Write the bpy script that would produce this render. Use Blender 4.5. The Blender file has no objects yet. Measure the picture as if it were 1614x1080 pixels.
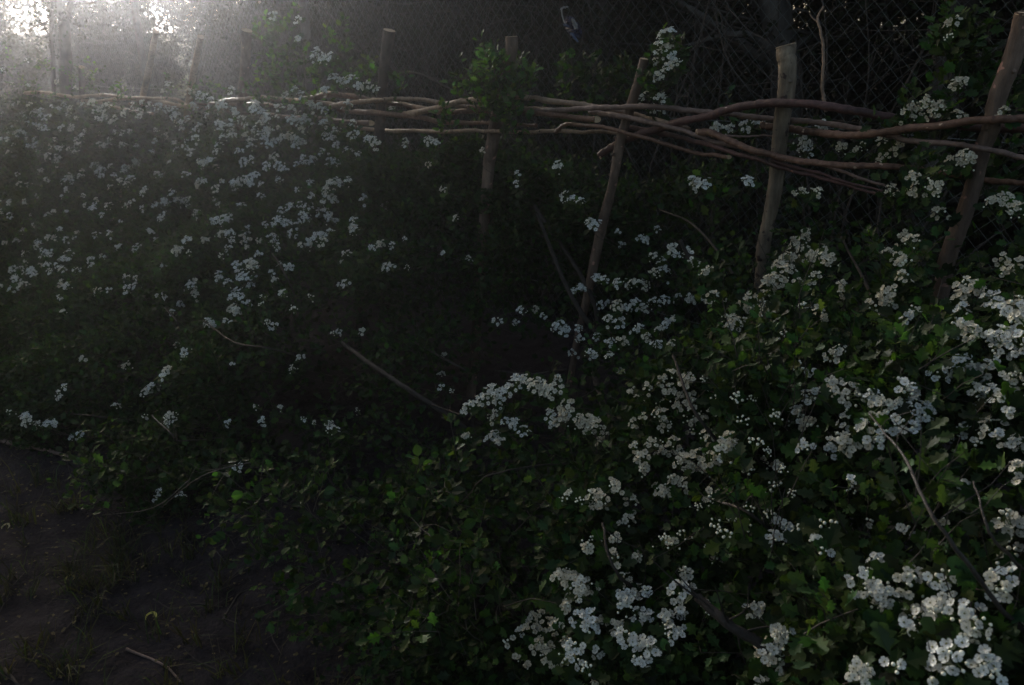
import bpy, math, random
import numpy as np
from mathutils import Vector
random.seed(7); rng = np.random.default_rng(11)
scene = bpy.context.scene
COL = scene.collection

# ------------------------------------------------------------------ camera
PITCH = math.radians(19.8); FPX = 1220.0; EYE = 1.5
cam_d = bpy.data.cameras.new("camera"); cam = bpy.data.objects.new("camera", cam_d); COL.objects.link(cam)
cam.location = (0, 0, EYE); cam.rotation_euler = (math.pi/2 - PITCH, 0, 0)
cam_d.sensor_width = 36; cam_d.lens = 36*FPX/1614; cam_d.clip_start = 0.02; cam_d.clip_end = 600
cam_d.dof.use_dof = True; cam_d.dof.focus_distance = 1.9; cam_d.dof.aperture_fstop = 9.0
scene.camera = cam

# ------------------------------------------------------------------ sky, sun, exposure
SUN_EL = math.radians(11.5); SUN_AZ = math.radians(-26.0)          # azimuth from +Y, negative = to the left
world = bpy.data.worlds.new("World"); scene.world = world; world.use_nodes = True
nt = world.node_tree; nt.nodes.clear()
sky = nt.nodes.new("ShaderNodeTexSky"); sky.sky_type = 'NISHITA'; sky.sun_disc = False
sky.sun_elevation = SUN_EL; sky.sun_rotation = SUN_AZ; sky.air_density = 1.0; sky.dust_density = 5.0; sky.ozone_density = 0.4
bg = nt.nodes.new("ShaderNodeBackground"); bg.inputs[1].default_value = 0.11
wo = nt.nodes.new("ShaderNodeOutputWorld")
nt.links.new(sky.outputs[0], bg.inputs[0]); nt.links.new(bg.outputs[0], wo.inputs[0])
sd = bpy.data.lights.new("sun", 'SUN'); sd.energy = 4.1; sd.angle = math.radians(0.6); sd.color = (1.0, 0.96, 0.93)
sun = bpy.data.objects.new("sun", sd); COL.objects.link(sun)
SUNV = Vector((math.cos(SUN_EL)*math.sin(SUN_AZ), math.cos(SUN_EL)*math.cos(SUN_AZ), math.sin(SUN_EL)))
sun.rotation_euler = SUNV.to_track_quat('Z', 'Y').to_euler(); sun.location = SUNV*30
scene.view_settings.view_transform = 'Standard'; scene.view_settings.look = 'None'
scene.view_settings.exposure = 1.0; scene.view_settings.gamma = 1
scene.cycles.max_bounces = 6; scene.cycles.volume_bounces = 0; scene.cycles.transparent_max_bounces = 8
HAZE_DENSITY = 0.0074; HAZE_G = 0.93

# ------------------------------------------------------------------ frames of reference
L2 = np.array([-0.689, 0.7247]); N2 = np.array([-0.7247, -0.689]); P0 = np.array([0.8, 2.35])
def W(a, o, h):
    """hedge coordinates (along the line, out from the line, height) -> world"""
    a = np.asarray(a, float); o = np.asarray(o, float); h = np.asarray(h, float)
    return np.stack([P0[0]+a*L2[0]+o*N2[0], P0[1]+a*L2[1]+o*N2[1], h+0*a], -1)
def toA(p):
    d = np.asarray(p)[..., :2]-P0
    return d@L2, d@N2, np.asarray(p)[..., 2]
CP, SP = math.cos(PITCH), math.sin(PITCH)
def ray(px, py):
    u = (px-807)/FPX; v = (540-py)/FPX
    return np.array([u, CP+v*SP, -SP+v*CP])
def on(px, py, off):
    d = ray(px, py); c = np.array([0, 0, EYE])
    s = (off-((c[:2]-P0)@N2))/(d[:2]@N2)
    return c+d*s
def onground(px, py, z=0.0):
    d = ray(px, py); s = (z-EYE)/d[2]
    return np.array([0, 0, EYE])+d*s
def depth(p): return p[1]*CP-(p[2]-EYE)*SP
def proj(p):
    x = p[..., 0]; f = p[..., 1]*CP-(p[..., 2]-EYE)*SP; up = p[..., 1]*SP+(p[..., 2]-EYE)*CP
    return 807+FPX*x/f, 540-FPX*up/f, f

# ------------------------------------------------------------------ object helpers
def tag(o, label=None, cat=None, group=None, kind=None):
    if label: o['label'] = label
    if cat: o['category'] = cat
    if group: o['group'] = group
    if kind: o['kind'] = kind
    return o
def empty(name, loc=(0, 0, 0)):
    o = bpy.data.objects.new(name, None); o.empty_display_size = 0.05; COL.objects.link(o); o.location = loc
    return o
class MB:
    def __init__(s): s.v = []; s.f = []; s.m = []; s.c = []; s.n = 0
    def add(s, v, f, mat=0, col=None):
        v = np.asarray(v, np.float32).reshape(-1, 3)
        s.v.append(v)
        for ff in (f if isinstance(f, list) else [f]):
            ff = np.asarray(ff, np.int32)
            if ff.size:
                s.f.append(ff+s.n); s.m.append(np.broadcast_to(np.asarray(mat, np.int32), (len(ff),)).copy())
        if col is None: col = (1, 1, 1)
        col = np.asarray(col, np.float32)
        s.c.append(np.broadcast_to(col, (len(v), 3)).copy())
        s.n += len(v)
    def mesh(s, name, mats, smooth=True):
        me = bpy.data.meshes.new(name)
        V = np.concatenate(s.v); me.vertices.add(len(V)); me.vertices.foreach_set("co", V.ravel())
        tot = np.concatenate([np.full(len(f), f.shape[1], np.int32) for f in s.f])
        idx = np.concatenate([f.ravel() for f in s.f])
        me.loops.add(len(idx)); me.loops.foreach_set("vertex_index", idx)
        me.polygons.add(len(tot)); st = np.concatenate([[0], np.cumsum(tot)[:-1]]).astype(np.int32)
        me.polygons.foreach_set("loop_start", st); me.polygons.foreach_set("loop_total", tot)
        me.polygons.foreach_set("material_index", np.concatenate(s.m))
        me.polygons.foreach_set("use_smooth", np.full(len(tot), smooth))
        at = me.color_attributes.new("Col", 'FLOAT_COLOR', 'POINT')
        C4 = np.ones((len(V), 4), np.float32); C4[:, :3] = np.concatenate(s.c); at.data.foreach_set("color", C4.ravel())
        for m in mats: me.materials.append(m)
        me.update(calc_edges=True); me.validate()
        return me
    def obj(s, name, mats, parent=None, smooth=True):
        if not isinstance(mats, (list, tuple)): mats = [mats]
        o = bpy.data.objects.new(name, s.mesh(name, mats, smooth)); COL.objects.link(o)
        if parent is not None:
            o.parent = parent; o.matrix_parent_inverse = parent.matrix_basis.inverted()
        return o
def tube(mb, pts, rad, sides=8, mat=0, col=None, rough=0.0, caps=True, cap_mat=None):
    pts = np.asarray(pts, float); n = len(pts); rad = np.broadcast_to(np.asarray(rad, float), (n,))
    T = np.gradient(pts, axis=0); T /= np.linalg.norm(T, axis=1)[:, None]+1e-9
    ref = np.array([0.3, 0.1, 1.0]) if abs(T[0][2]) < 0.8 else np.array([1.0, 0.2, 0.1])
    U = np.cross(T, ref); U /= np.linalg.norm(U, axis=1)[:, None]+1e-9
    V = np.cross(T, U)
    th = np.linspace(0, 2*np.pi, sides, endpoint=False)
    r = rad[:, None]*(1+rough*(rng.random((n, sides))-0.5))
    ring = pts[:, None]+r[..., None]*(np.cos(th)[None, :, None]*U[:, None]+np.sin(th)[None, :, None]*V[:, None])
    i = np.arange(n-1)[:, None]*sides; j = np.arange(sides)[None]; k = (j+1) % sides
    q = np.stack([i+j, i+k, i+sides+k, i+sides+j], -1).reshape(-1, 4)
    vs = ring.reshape(-1, 3)
    mb.add(vs, q, mat, col)
    if caps:
        for e, order in ((0, -1), (n-1, 1)):
            c = pts[e]; rv = ring[e]
            f = np.stack([np.zeros(sides, int), 1+np.arange(sides), 1+(np.arange(sides)+1) % sides], -1)
            if order < 0: f = f[:, ::-1]
            mb.add(np.vstack([c, rv]), f, mat if cap_mat is None else cap_mat, col)
def smooth_path(pts, n=8):
    """Catmull-Rom through control rows"""
    P = np.asarray(pts, float); P = np.vstack([2*P[0]-P[1], P, 2*P[-1]-P[-2]]); out = []
    for i in range(1, len(P)-2):
        for t in np.linspace(0, 1, n, endpoint=False):
            out.append(0.5*((2*P[i])+(-P[i-1]+P[i+1])*t+(2*P[i-1]-5*P[i]+4*P[i+1]-P[i+2])*t*t+(-P[i-1]+3*P[i]-3*P[i+1]+P[i+2])*t**3))
    out.append(P[-2]); return np.array(out)
def frames(y, z):
    """rotation matrices whose y column follows y and z column lies near z"""
    y = y/(np.linalg.norm(y, axis=1)[:, None]+1e-9)
    x = np.cross(y, z); x /= np.linalg.norm(x, axis=1)[:, None]+1e-9
    z = np.cross(x, y); return np.stack([x, y, z], -1)
def instance(mb, tv, tf, pos, R, sc, mat=0, col=None):
    """copies of a template joined into one mesh (leaves, petals)"""
    N, n = len(pos), len(tv)
    if N == 0: return
    v = np.einsum('nij,kj->nki', R, tv)*np.asarray(sc).reshape(N, 1, -1)+pos[:, None]
    for tfi, m in zip(tf, mat if isinstance(mat, (list, tuple)) else [mat]*len(tf)):
        f = (tfi[None]+np.arange(N)[:, None, None]*n).reshape(-1, tfi.shape[1]).astype(np.int32)
        s0 = mb.n
        mb.f.append(f+s0); mb.m.append(np.full(len(f), m, np.int32))
    mb.v.append(v.reshape(-1, 3).astype(np.float32))
    c = np.ones((N, 3)) if col is None else np.asarray(col)
    mb.c.append(np.repeat(c, n, 0).astype(np.float32)); mb.n += N*n

# ------------------------------------------------------------------ materials
def newmat(name):
    m = bpy.data.materials.new(name); m.use_nodes = True
    n = m.node_tree.nodes; n.clear(); return m, n, m.node_tree.links
def leafmat(name, base, trans=0.35, rough=0.65, spec=0.14):
    m, n, l = newmat(name)
    at = n.new("ShaderNodeAttribute"); at.attribute_name = "Col"
    tc = n.new("ShaderNodeTexCoord"); nz = n.new("ShaderNodeTexNoise"); nz.inputs["Scale"].default_value = 55
    nz.inputs["Detail"].default_value = 4; l.new(tc.outputs["Object"], nz.inputs[0])
    mp = n.new("ShaderNodeMapRange"); mp.inputs[3].default_value = 0.65; mp.inputs[4].default_value = 1.35
    l.new(nz.outputs[0], mp.inputs[0])
    mul = n.new("ShaderNodeVectorMath"); mul.operation = 'MULTIPLY'; mul.inputs[1].default_value = base
    l.new(at.outputs[0], mul.inputs[0])
    mu2 = n.new("ShaderNodeVectorMath"); mu2.operation = 'SCALE'; l.new(mul.outputs[0], mu2.inputs[0]); l.new(mp.outputs[0], mu2.inputs[3])
    p = n.new("ShaderNodeBsdfPrincipled"); p.inputs["Roughness"].default_value = rough
    p.inputs["Specular IOR Level"].default_value = spec
    l.new(mu2.outputs[0], p.inputs["Base Color"])
    t = n.new("ShaderNodeBsdfTranslucent"); g = n.new("ShaderNodeVectorMath"); g.operation = 'MULTIPLY'; g.inputs[1].default_value = (1.5, 1.7, 0.7)
    l.new(mu2.outputs[0], g.inputs[0]); l.new(g.outputs[0], t.inputs[0])
    mx = n.new("ShaderNodeMixShader"); mx.inputs[0].default_value = trans
    l.new(p.outputs[0], mx.inputs[1]); l.new(t.outputs[0], mx.inputs[2])
    o = n.new("ShaderNodeOutputMaterial"); l.new(mx.outputs[0], o.inputs[0]); return m
def barkmat(name, c1, c2, c3=None, scale=60, stretch=(1, 1, 1), rough=0.8, bump=0.6, spot=0.66):
    m, n, l = newmat(name)
    tc = n.new("ShaderNodeTexCoord"); mpn = n.new("ShaderNodeMapping"); mpn.inputs["Scale"].default_value = stretch
    l.new(tc.outputs["Object"], mpn.inputs[0])
    nz = n.new("ShaderNodeTexNoise"); nz.inputs["Scale"].default_value = scale; nz.inputs["Detail"].default_value = 8
    nz.inputs["Roughness"].default_value = 0.65; l.new(mpn.outputs[0], nz.inputs[0])
    r = n.new("ShaderNodeValToRGB"); r.color_ramp.elements[0].position = 0.32; r.color_ramp.elements[1].position = 0.68
    r.color_ramp.elements[0].color = (*c1, 1); r.color_ramp.elements[1].color = (*c2, 1); l.new(nz.outputs[0], r.inputs[0])
    out = r.outputs[0]
    big = n.new("ShaderNodeTexNoise"); big.inputs["Scale"].default_value = 7; big.inputs["Detail"].default_value = 5; l.new(tc.outputs["Object"], big.inputs[0])
    if c3:
        v = n.new("ShaderNodeTexNoise"); v.inputs["Scale"].default_value = scale*0.75; v.inputs["Detail"].default_value = 2; l.new(tc.outputs["Object"], v.inputs[0])
        rr = n.new("ShaderNodeMapRange"); rr.inputs[1].default_value = spot; rr.inputs[2].default_value = spot+0.04; l.new(v.outputs[0], rr.inputs[0])
        mx = n.new("ShaderNodeMixRGB"); mx.inputs[2].default_value = (*c3, 1); l.new(rr.outputs[0], mx.inputs[0]); l.new(out, mx.inputs[1]); out = mx.outputs[0]
    hv = n.new("ShaderNodeMixRGB"); hv.blend_type = 'MULTIPLY'; hv.inputs[0].default_value = 1.0
    rb = n.new("ShaderNodeMapRange"); rb.inputs[1].default_value = 0.3; rb.inputs[2].default_value = 0.7; rb.inputs[3].default_value = 0.45; rb.inputs[4].default_value = 1.35
    l.new(big.outputs[0], rb.inputs[0]); l.new(out, hv.inputs[1]); l.new(rb.outputs[0], hv.inputs[2]); out = hv.outputs[0]
    p = n.new("ShaderNodeBsdfPrincipled"); p.inputs["Roughness"].default_value = rough; p.inputs["Specular IOR Level"].default_value = 0.3
    l.new(out, p.inputs["Base Color"])
    b = n.new("ShaderNodeBump"); b.inputs["Strength"].default_value = bump; b.inputs["Distance"].default_value = 0.009
    l.new(nz.outputs[0], b.inputs["Height"]); l.new(b.outputs[0], p.inputs["Normal"])
    o = n.new("ShaderNodeOutputMaterial"); l.new(p.outputs[0], o.inputs[0]); return m
def plain(name, c, rough=0.6, trans=0.0, spec=0.3, metal=0.0, alpha=1.0):
    m, n, l = newmat(name)
    tc = n.new("ShaderNodeTexCoord"); nz = n.new("ShaderNodeTexNoise"); nz.inputs["Scale"].default_value = 140; nz.inputs["Detail"].default_value = 3
    l.new(tc.outputs["Object"], nz.inputs[0])
    r = n.new("ShaderNodeValToRGB"); r.color_ramp.elements[0].color = (*[x*0.8 for x in c], 1); r.color_ramp.elements[1].color = (*[min(1, x*1.12) for x in c], 1)
    l.new(nz.outputs[0], r.inputs[0])
    p = n.new("ShaderNodeBsdfPrincipled"); p.inputs["Roughness"].default_value = rough; p.inputs["Metallic"].default_value = metal
    p.inputs["Specular IOR Level"].default_value = spec; l.new(r.outputs[0], p.inputs["Base Color"])
    s = p.outputs[0]
    if trans:
        t = n.new("ShaderNodeBsdfTranslucent"); l.new(r.outputs[0], t.inputs[0]); mx = n.new("ShaderNodeMixShader"); mx.inputs[0].default_value = trans
        l.new(s, mx.inputs[1]); l.new(t.outputs[0], mx.inputs[2]); s = mx.outputs[0]
    o = n.new("ShaderNodeOutputMaterial"); l.new(s, o.inputs[0]); return m
M_LEAF = leafmat("hawthorn_leaf", (0.021, 0.041, 0.0150), trans=0.28)
M_WOOD = leafmat("woodland_leaf", (0.016, 0.022, 0.010), trans=0.25)
M_GRASS = leafmat("grass_blade", (0.036, 0.042, 0.024), trans=0.3)
M_PETAL = plain("petal_white", (0.82, 0.80, 0.74), 0.6, 0.25)
def petalmat():
    m, n, l = newmat("petal_white"); oi = n.new("ShaderNodeObjectInfo"); rp = n.new("ShaderNodeValToRGB"); e = rp.color_ramp.elements
    e[0].position = 0.0; e[0].color = (0.78, 0.83, 0.82, 1); e[1].position = 1.0; e[1].color = (0.64, 0.59, 0.45, 1)
    x = e.new(0.45); x.color = (0.79, 0.82, 0.78, 1); x = e.new(0.85); x.color = (0.76, 0.75, 0.64, 1); l.new(oi.outputs["Random"], rp.inputs[0])
    tc = n.new("ShaderNodeTexCoord"); nz = n.new("ShaderNodeTexNoise"); nz.inputs["Scale"].default_value = 85; nz.inputs["Detail"].default_value = 3; l.new(tc.outputs["Object"], nz.inputs[0])
    mr = n.new("ShaderNodeMapRange"); mr.inputs[1].default_value = 0.3; mr.inputs[2].default_value = 0.7; mr.inputs[3].default_value = 0.62; mr.inputs[4].default_value = 1.06; l.new(nz.outputs[0], mr.inputs[0])
    mu = n.new("ShaderNodeVectorMath"); mu.operation = 'SCALE'; l.new(rp.outputs[0], mu.inputs[0]); l.new(mr.outputs[0], mu.inputs[3])
    p = n.new("ShaderNodeBsdfPrincipled"); p.inputs["Roughness"].default_value = 0.6; p.inputs["Specular IOR Level"].default_value = 0.25; l.new(mu.outputs[0], p.inputs["Base Color"])
    t = n.new("ShaderNodeBsdfTranslucent"); l.new(mu.outputs[0], t.inputs[0]); mx = n.new("ShaderNodeMixShader"); mx.inputs[0].default_value = 0.25
    l.new(p.outputs[0], mx.inputs[1]); l.new(t.outputs[0], mx.inputs[2]); o = n.new("ShaderNodeOutputMaterial"); l.new(mx.outputs[0], o.inputs[0]); return m
M_PETAL = petalmat()
M_EYE = plain("flower_eye", (0.16, 0.17, 0.06), 0.6)
M_ANTHER = plain("anther", (0.07, 0.035, 0.03), 0.7)
M_BUD = plain("bud_cream", (0.78, 0.79, 0.66), 0.55)
M_STALK = plain("flower_stalk", (0.10, 0.15, 0.05), 0.6)
M_TWIG = barkmat("twig_bark", (0.035, 0.028, 0.024), (0.085, 0.070, 0.060), scale=90)
M_STEM = barkmat("hedge_stem_bark", (0.018, 0.015, 0.013), (0.055, 0.046, 0.040), scale=45)
M_ROD_RED = barkmat("red_rod_bark", (0.085, 0.043, 0.031), (0.21, 0.118, 0.082), (0.55, 0.40, 0.30), scale=70, rough=0.5, bump=0.5, spot=0.70)
M_ROD_DARK = barkmat("dark_rod_bark", (0.056, 0.028, 0.027), (0.122, 0.063, 0.058), (0.32, 0.15, 0.12), scale=60, rough=0.5, bump=0.5, spot=0.72)
M_ROD_TAN = barkmat("tan_rod_bark", (0.17, 0.11, 0.075), (0.36, 0.25, 0.175), (0.06, 0.04, 0.03), scale=60, rough=0.55, bump=0.5, spot=0.70)
M_ROD_GREY = barkmat("grey_rod_bark", (0.10, 0.066, 0.056), (0.225, 0.155, 0.13), (0.30, 0.25, 0.2), scale=60, rough=0.6, bump=0.5, spot=0.73)
M_STAKE = barkmat("stake_bark", (0.095, 0.073, 0.054), (0.30, 0.24, 0.175), (0.06, 0.04, 0.035), scale=46, stretch=(1, 1, 0.22), rough=0.8, bump=1.0, spot=0.62)
M_STAKE_RED = barkmat("stake_bark_reddish", (0.07, 0.048, 0.037), (0.19, 0.135, 0.105), (0.40, 0.22, 0.18), scale=46, stretch=(1, 1, 0.22), rough=0.8, bump=1.0, spot=0.66)
M_STAKE_DARK = barkmat("stake_bark_dark", (0.045, 0.033, 0.028), (0.11, 0.082, 0.066), (0.17, 0.13, 0.10), scale=38, stretch=(1, 1, 0.5), rough=0.8, bump=0.9, spot=0.70)
M_CUT = barkmat("cut_wood", (0.42, 0.30, 0.19), (0.60, 0.46, 0.32), scale=120, bump=0.3, rough=0.8)
M_TRUNK = barkmat("tree_bark", (0.035, 0.032, 0.03), (0.10, 0.09, 0.08), scale=18, stretch=(1, 1, 0.3), bump=1.0)
M_WIRE = plain("fence_wire_green_grey", (0.10, 0.115, 0.118), 0.45)
M_POST = barkmat("fence_post_wood", (0.07, 0.06, 0.055), (0.16, 0.14, 0.13), scale=20)

# ------------------------------------------------------------------ ground
def ground_z(x, y):
    a = (x-P0[0])*L2[0]+(y-P0[1])*L2[1]; o = (x-P0[0])*N2[0]+(y-P0[1])*N2[1]
    z = 0.008*np.sin(x*3.1+y*1.9+1.5*np.sin(y*2.7))+0.005*np.sin(x*9.3-y*7.1+1+2*np.sin(x*4.3+y*3.1))+0.004*np.sin(x*21+7*y+2.5*np.sin(y*9-x*5))*np.sin(y*17-x*13)+0.003*np.sin(x*57+2*np.sin(y*31))*np.sin(y*61+x*23)
    far = np.clip(np.maximum(-o-9, y-17)/14, 0, 1); z = z+far*far*(3-2*far)*2.6             # the field bank beyond the fence rises
    return z
def grid(x0, x1, y0, y1, nx, ny, zf):
    X, Y = np.meshgrid(np.linspace(x0, x1, nx), np.linspace(y0, y1, ny)); Z = zf(X, Y)
    v = np.stack([X, Y, Z], -1).reshape(-1, 3); i = np.arange(ny-1)[:, None]*nx+np.arange(nx-1)[None]
    return v, np.stack([i, i+1, i+nx+1, i+nx], -1).reshape(-1, 4)
m, n, l = newmat("earth")
tc = n.new("ShaderNodeTexCoord"); nz = n.new("ShaderNodeTexNoise"); nz.inputs["Scale"].default_value = 9; nz.inputs["Detail"].default_value = 12; nz.inputs["Roughness"].default_value = 0.7
l.new(tc.outputs["Object"], nz.inputs[0]); r = n.new("ShaderNodeValToRGB")
r.color_ramp.elements[0].position = 0.35; r.color_ramp.elements[0].color = (0.011, 0.009, 0.011, 1)
r.color_ramp.elements[1].position = 0.65; r.color_ramp.elements[1].color = (0.040, 0.034, 0.037, 1)
l.new(nz.outputs[0], r.inputs[0]); p = n.new("ShaderNodeBsdfPrincipled"); p.inputs["Roughness"].default_value = 0.95; p.inputs["Specular IOR Level"].default_value = 0.1
n2 = n.new("ShaderNodeTexNoise"); n2.inputs["Scale"].default_value = 70; n2.inputs["Detail"].default_value = 8; l.new(tc.outputs["Object"], n2.inputs[0])
ad = n.new("ShaderNodeMath"); ad.operation = 'ADD'; l.new(nz.outputs[0], ad.inputs[0]); l.new(n2.outputs[0], ad.inputs[1])
b = n.new("ShaderNodeBump"); b.inputs["Strength"].default_value = 0.9; b.inputs["Distance"].default_value = 0.02; l.new(ad.outputs[0], b.inputs["Height"]); l.new(b.outputs[0], p.inputs["Normal"])
l.new(r.outputs[0], p.inputs["Base Color"]); o = n.new("ShaderNodeOutputMaterial"); l.new(p.outputs[0], o.inputs[0]); M_EARTH = m
mb = MB(); v, f = grid(-6, 3, 0, 8, 200, 200, ground_z); mb.add(v, f)
tag(mb.obj("path", M_EARTH), kind='structure')
m, n, l = newmat("field_ground")
tc = n.new("ShaderNodeTexCoord"); nz = n.new("ShaderNodeTexNoise"); nz.inputs["Scale"].default_value = 1.3; nz.inputs["Detail"].default_value = 12
l.new(tc.outputs["Object"], nz.inputs[0]); r = n.new("ShaderNodeValToRGB"); r.color_ramp.elements[0].position = 0.35; r.color_ramp.elements[0].color = (0.05, 0.055, 0.022, 1)
r.color_ramp.elements[1].position = 0.62; r.color_ramp.elements[1].color = (0.15, 0.16, 0.05, 1); l.new(nz.outputs[0], r.inputs[0])
sx = n.new("ShaderNodeSeparateXYZ"); l.new(tc.outputs["Object"], sx.inputs[0]); wv = n.new("ShaderNodeMath"); wv.operation = 'MULTIPLY_ADD'; wv.inputs[1].default_value = 3.0; l.new(nz.outputs[0], wv.inputs[0]); l.new(sx.outputs[0], wv.inputs[2])
wm = n.new("ShaderNodeMapRange"); wm.inputs[1].default_value = -3.5; wm.inputs[2].default_value = -1.5; l.new(wv.outputs[0], wm.inputs[0])      # field grass gives way to the bare floor of the wood
wx = n.new("ShaderNodeMixRGB"); wx.inputs[2].default_value = (0.013, 0.011, 0.008, 1); l.new(wm.outputs[0], wx.inputs[0]); l.new(r.outputs[0], wx.inputs[1])
p = n.new("ShaderNodeBsdfPrincipled"); p.inputs["Roughness"].default_value = 1.0; p.inputs["Specular IOR Level"].default_value = 0.0; l.new(wx.outputs[0], p.inputs["Base Color"]); o = n.new("ShaderNodeOutputMaterial"); l.new(p.outputs[0], o.inputs[0])
mb = MB(); v, f = grid(-260, 260, -40, 400, 260, 260, lambda x, y: ground_z(x, y)-0.05); mb.add(v, f)
tag(mb.obj("ground", m), kind='structure')

# ------------------------------------------------------------------ leaf, flower templates
def leaf_template():
    Hh = [(0.0, 0.0), (0.10, 0.22), (0.40, 0.40), (0.21, 0.50), (0.40, 0.68), (0.18, 0.76), (0.19, 0.93)]
    mid = [(0, 0), (0, 0.30), (0, 0.52), (0, 0.76), (0, 1.02)]
    V = [(0, y, -0.03*math.sin(y*3.1)) for _, y in mid]
    F = []
    for s in (1, -1):
        b = len(V)
        for x, y in Hh[1:]: V.append((s*x, y, 0.22*x*x+0.16*x-0.05*y*y))
        tri = [(0, b, 1), (b, b+1, 1), (b+1, b+2, 1), (1, b+2, 2), (b+2, b+3, 2), (b+3, b+4, 2), (2, b+4, 3), (b+4, b+5, 3), (3, b+5, 4)]
        F += [t if s < 0 else t[::-1] for t in tri]
    V += [(0.012, -0.35, 0), (-0.012, -0.35, 0.0)]
    F += [(0, len(V)-1, len(V)-2)]
    return np.array(V, float), [np.array(F)]
LEAF_V, LEAF_F = leaf_template()
# rounder leaf (bramble, rose) and cheap leaf for far crowns
RV = np.array([(0, 0, 0), (0.30, 0.22, 0.06), (0.38, 0.52, 0.08), (0.22, 0.82, 0.04), (0, 1.0, -0.06), (-0.22, 0.82, 0.04), (-0.38, 0.52, 0.08), (-0.30, 0.22, 0.06), (0, 0.5, -0.02), (0.012, -0.3, 0), (-0.012, -0.3, 0)])
RF = [np.array([(0, 1, 8), (1, 2, 8), (2, 3, 8), (3, 4, 8), (4, 5, 8), (5, 6, 8), (6, 7, 8), (7, 0, 8), (0, 10, 9)])]
CV = np.array([(0, 0, 0), (0.32, 0.42, 0.08), (0, 1.0, -0.05), (-0.32, 0.42, 0.08), (0, 0.45, -0.03)]); CF = [np.array([(0, 1, 4), (1, 2, 4), (2, 3, 4), (3, 0, 4)])]

def flower_into(mb, pos, nrm, r, rs):
    """five cupped petals, a greenish eye and dark anthers"""
    nrm = nrm/np.linalg.norm(nrm); t = np.cross(nrm, [0.21, 0.33, 0.9]); t /= np.linalg.norm(t); bt = np.cross(nrm, t)
    B = np.stack([t, bt, nrm], -1); a0 = rs.random()*6.28; cup = 0.15+0.35*rs.random()
    for k in range(5):
        a = a0+k*2*np.pi/5; w = 0.53
        P = []
        for rr, hw, z in ((0.16, 0.10, 0.0), (0.50, 0.40, 0.16*cup), (0.80, w*0.92, 0.55*cup), (0.97, 0.30, 0.9*cup)):
            for s in (-1, 1): P.append((rr, s*hw*0.92, z+0.10*(hw > 0.35)*cup))
        P.append((0.62, 0, 0.10*cup-0.03)); P.append((0.93, 0, 0.62*cup))
        P = np.array(P)+rs.normal(0, 0.025, (10, 3))
        c, s_ = math.cos(a), math.sin(a)
        Q = np.stack([P[:, 0]*c-P[:, 1]*s_, P[:, 0]*s_+P[:, 1]*c, P[:, 2]], -1)*r
        F = np.array([(0, 1, 8), (0, 8, 2), (1, 3, 8), (2, 8, 4), (8, 3, 5), (8, 9, 4), (8, 5, 9), (4, 9, 6), (5, 7, 9), (6, 9, 7)])
        mb.add(Q@B.T+pos, F, 0)
    th = np.linspace(0, 2*np.pi, 7)[:6]
    E = np.vstack([[0, 0, 0.14], np.stack([0.21*np.cos(th), 0.21*np.sin(th), 0*th+0.03], -1)])*r
    mb.add(E@B.T+pos, np.array([(0, 1+i, 1+(i+1) % 6) for i in range(6)]), 1)
    for k in range(9):
        a = a0+k*0.70+rs.normal(0, 0.15); rr = 0.34+0.10*rs.random(); c = np.array([rr*math.cos(a), rr*math.sin(a), 0.30+0.15*rs.random()])
        d = 0.075
        T = (np.array([(d, 0, 0), (-d*.5, d*.87, 0), (-d*.5, -d*.87, 0), (0, 0, d*1.3)])+c)*r
        mb.add(T@B.T+pos, np.array([(0, 1, 3), (1, 2, 3), (2, 0, 3), (0, 2, 1)]), 2)
def ico():
    t = (1+5**.5)/2
    v = np.array([(-1, t, 0), (1, t, 0), (-1, -t, 0), (1, -t, 0), (0, -1, t), (0, 1, t), (0, -1, -t), (0, 1, -t), (t, 0, -1), (t, 0, 1), (-t, 0, -1), (-t, 0, 1)], float)
    v /= np.linalg.norm(v[0]); f = [(0, 11, 5), (0, 5, 1), (0, 1, 7), (0, 7, 10), (0, 10, 11), (1, 5, 9), (5, 11, 4), (11, 10, 2), (10, 7, 6), (7, 1, 8), (3, 9, 4), (3, 4, 2), (3, 2, 6), (3, 6, 8), (3, 8, 9), (4, 9, 5), (2, 4, 11), (6, 2, 10), (8, 6, 7), (9, 8, 1)]
    V = list(v); F = []; cache = {}
    def m(i, j):
        k = (min(i, j), max(i, j))
        if k not in cache:
            p = (V[i]+V[j])/2; cache[k] = len(V); V.append(p/np.linalg.norm(p))
        return cache[k]
    for a, b, c in f:
        x, y, z = m(a, b), m(b, c), m(c, a); F += [(a, x, z), (b, y, x), (c, z, y), (x, y, z)]
    return np.array(V), np.array(F)
IV, IF = ico()
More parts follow.
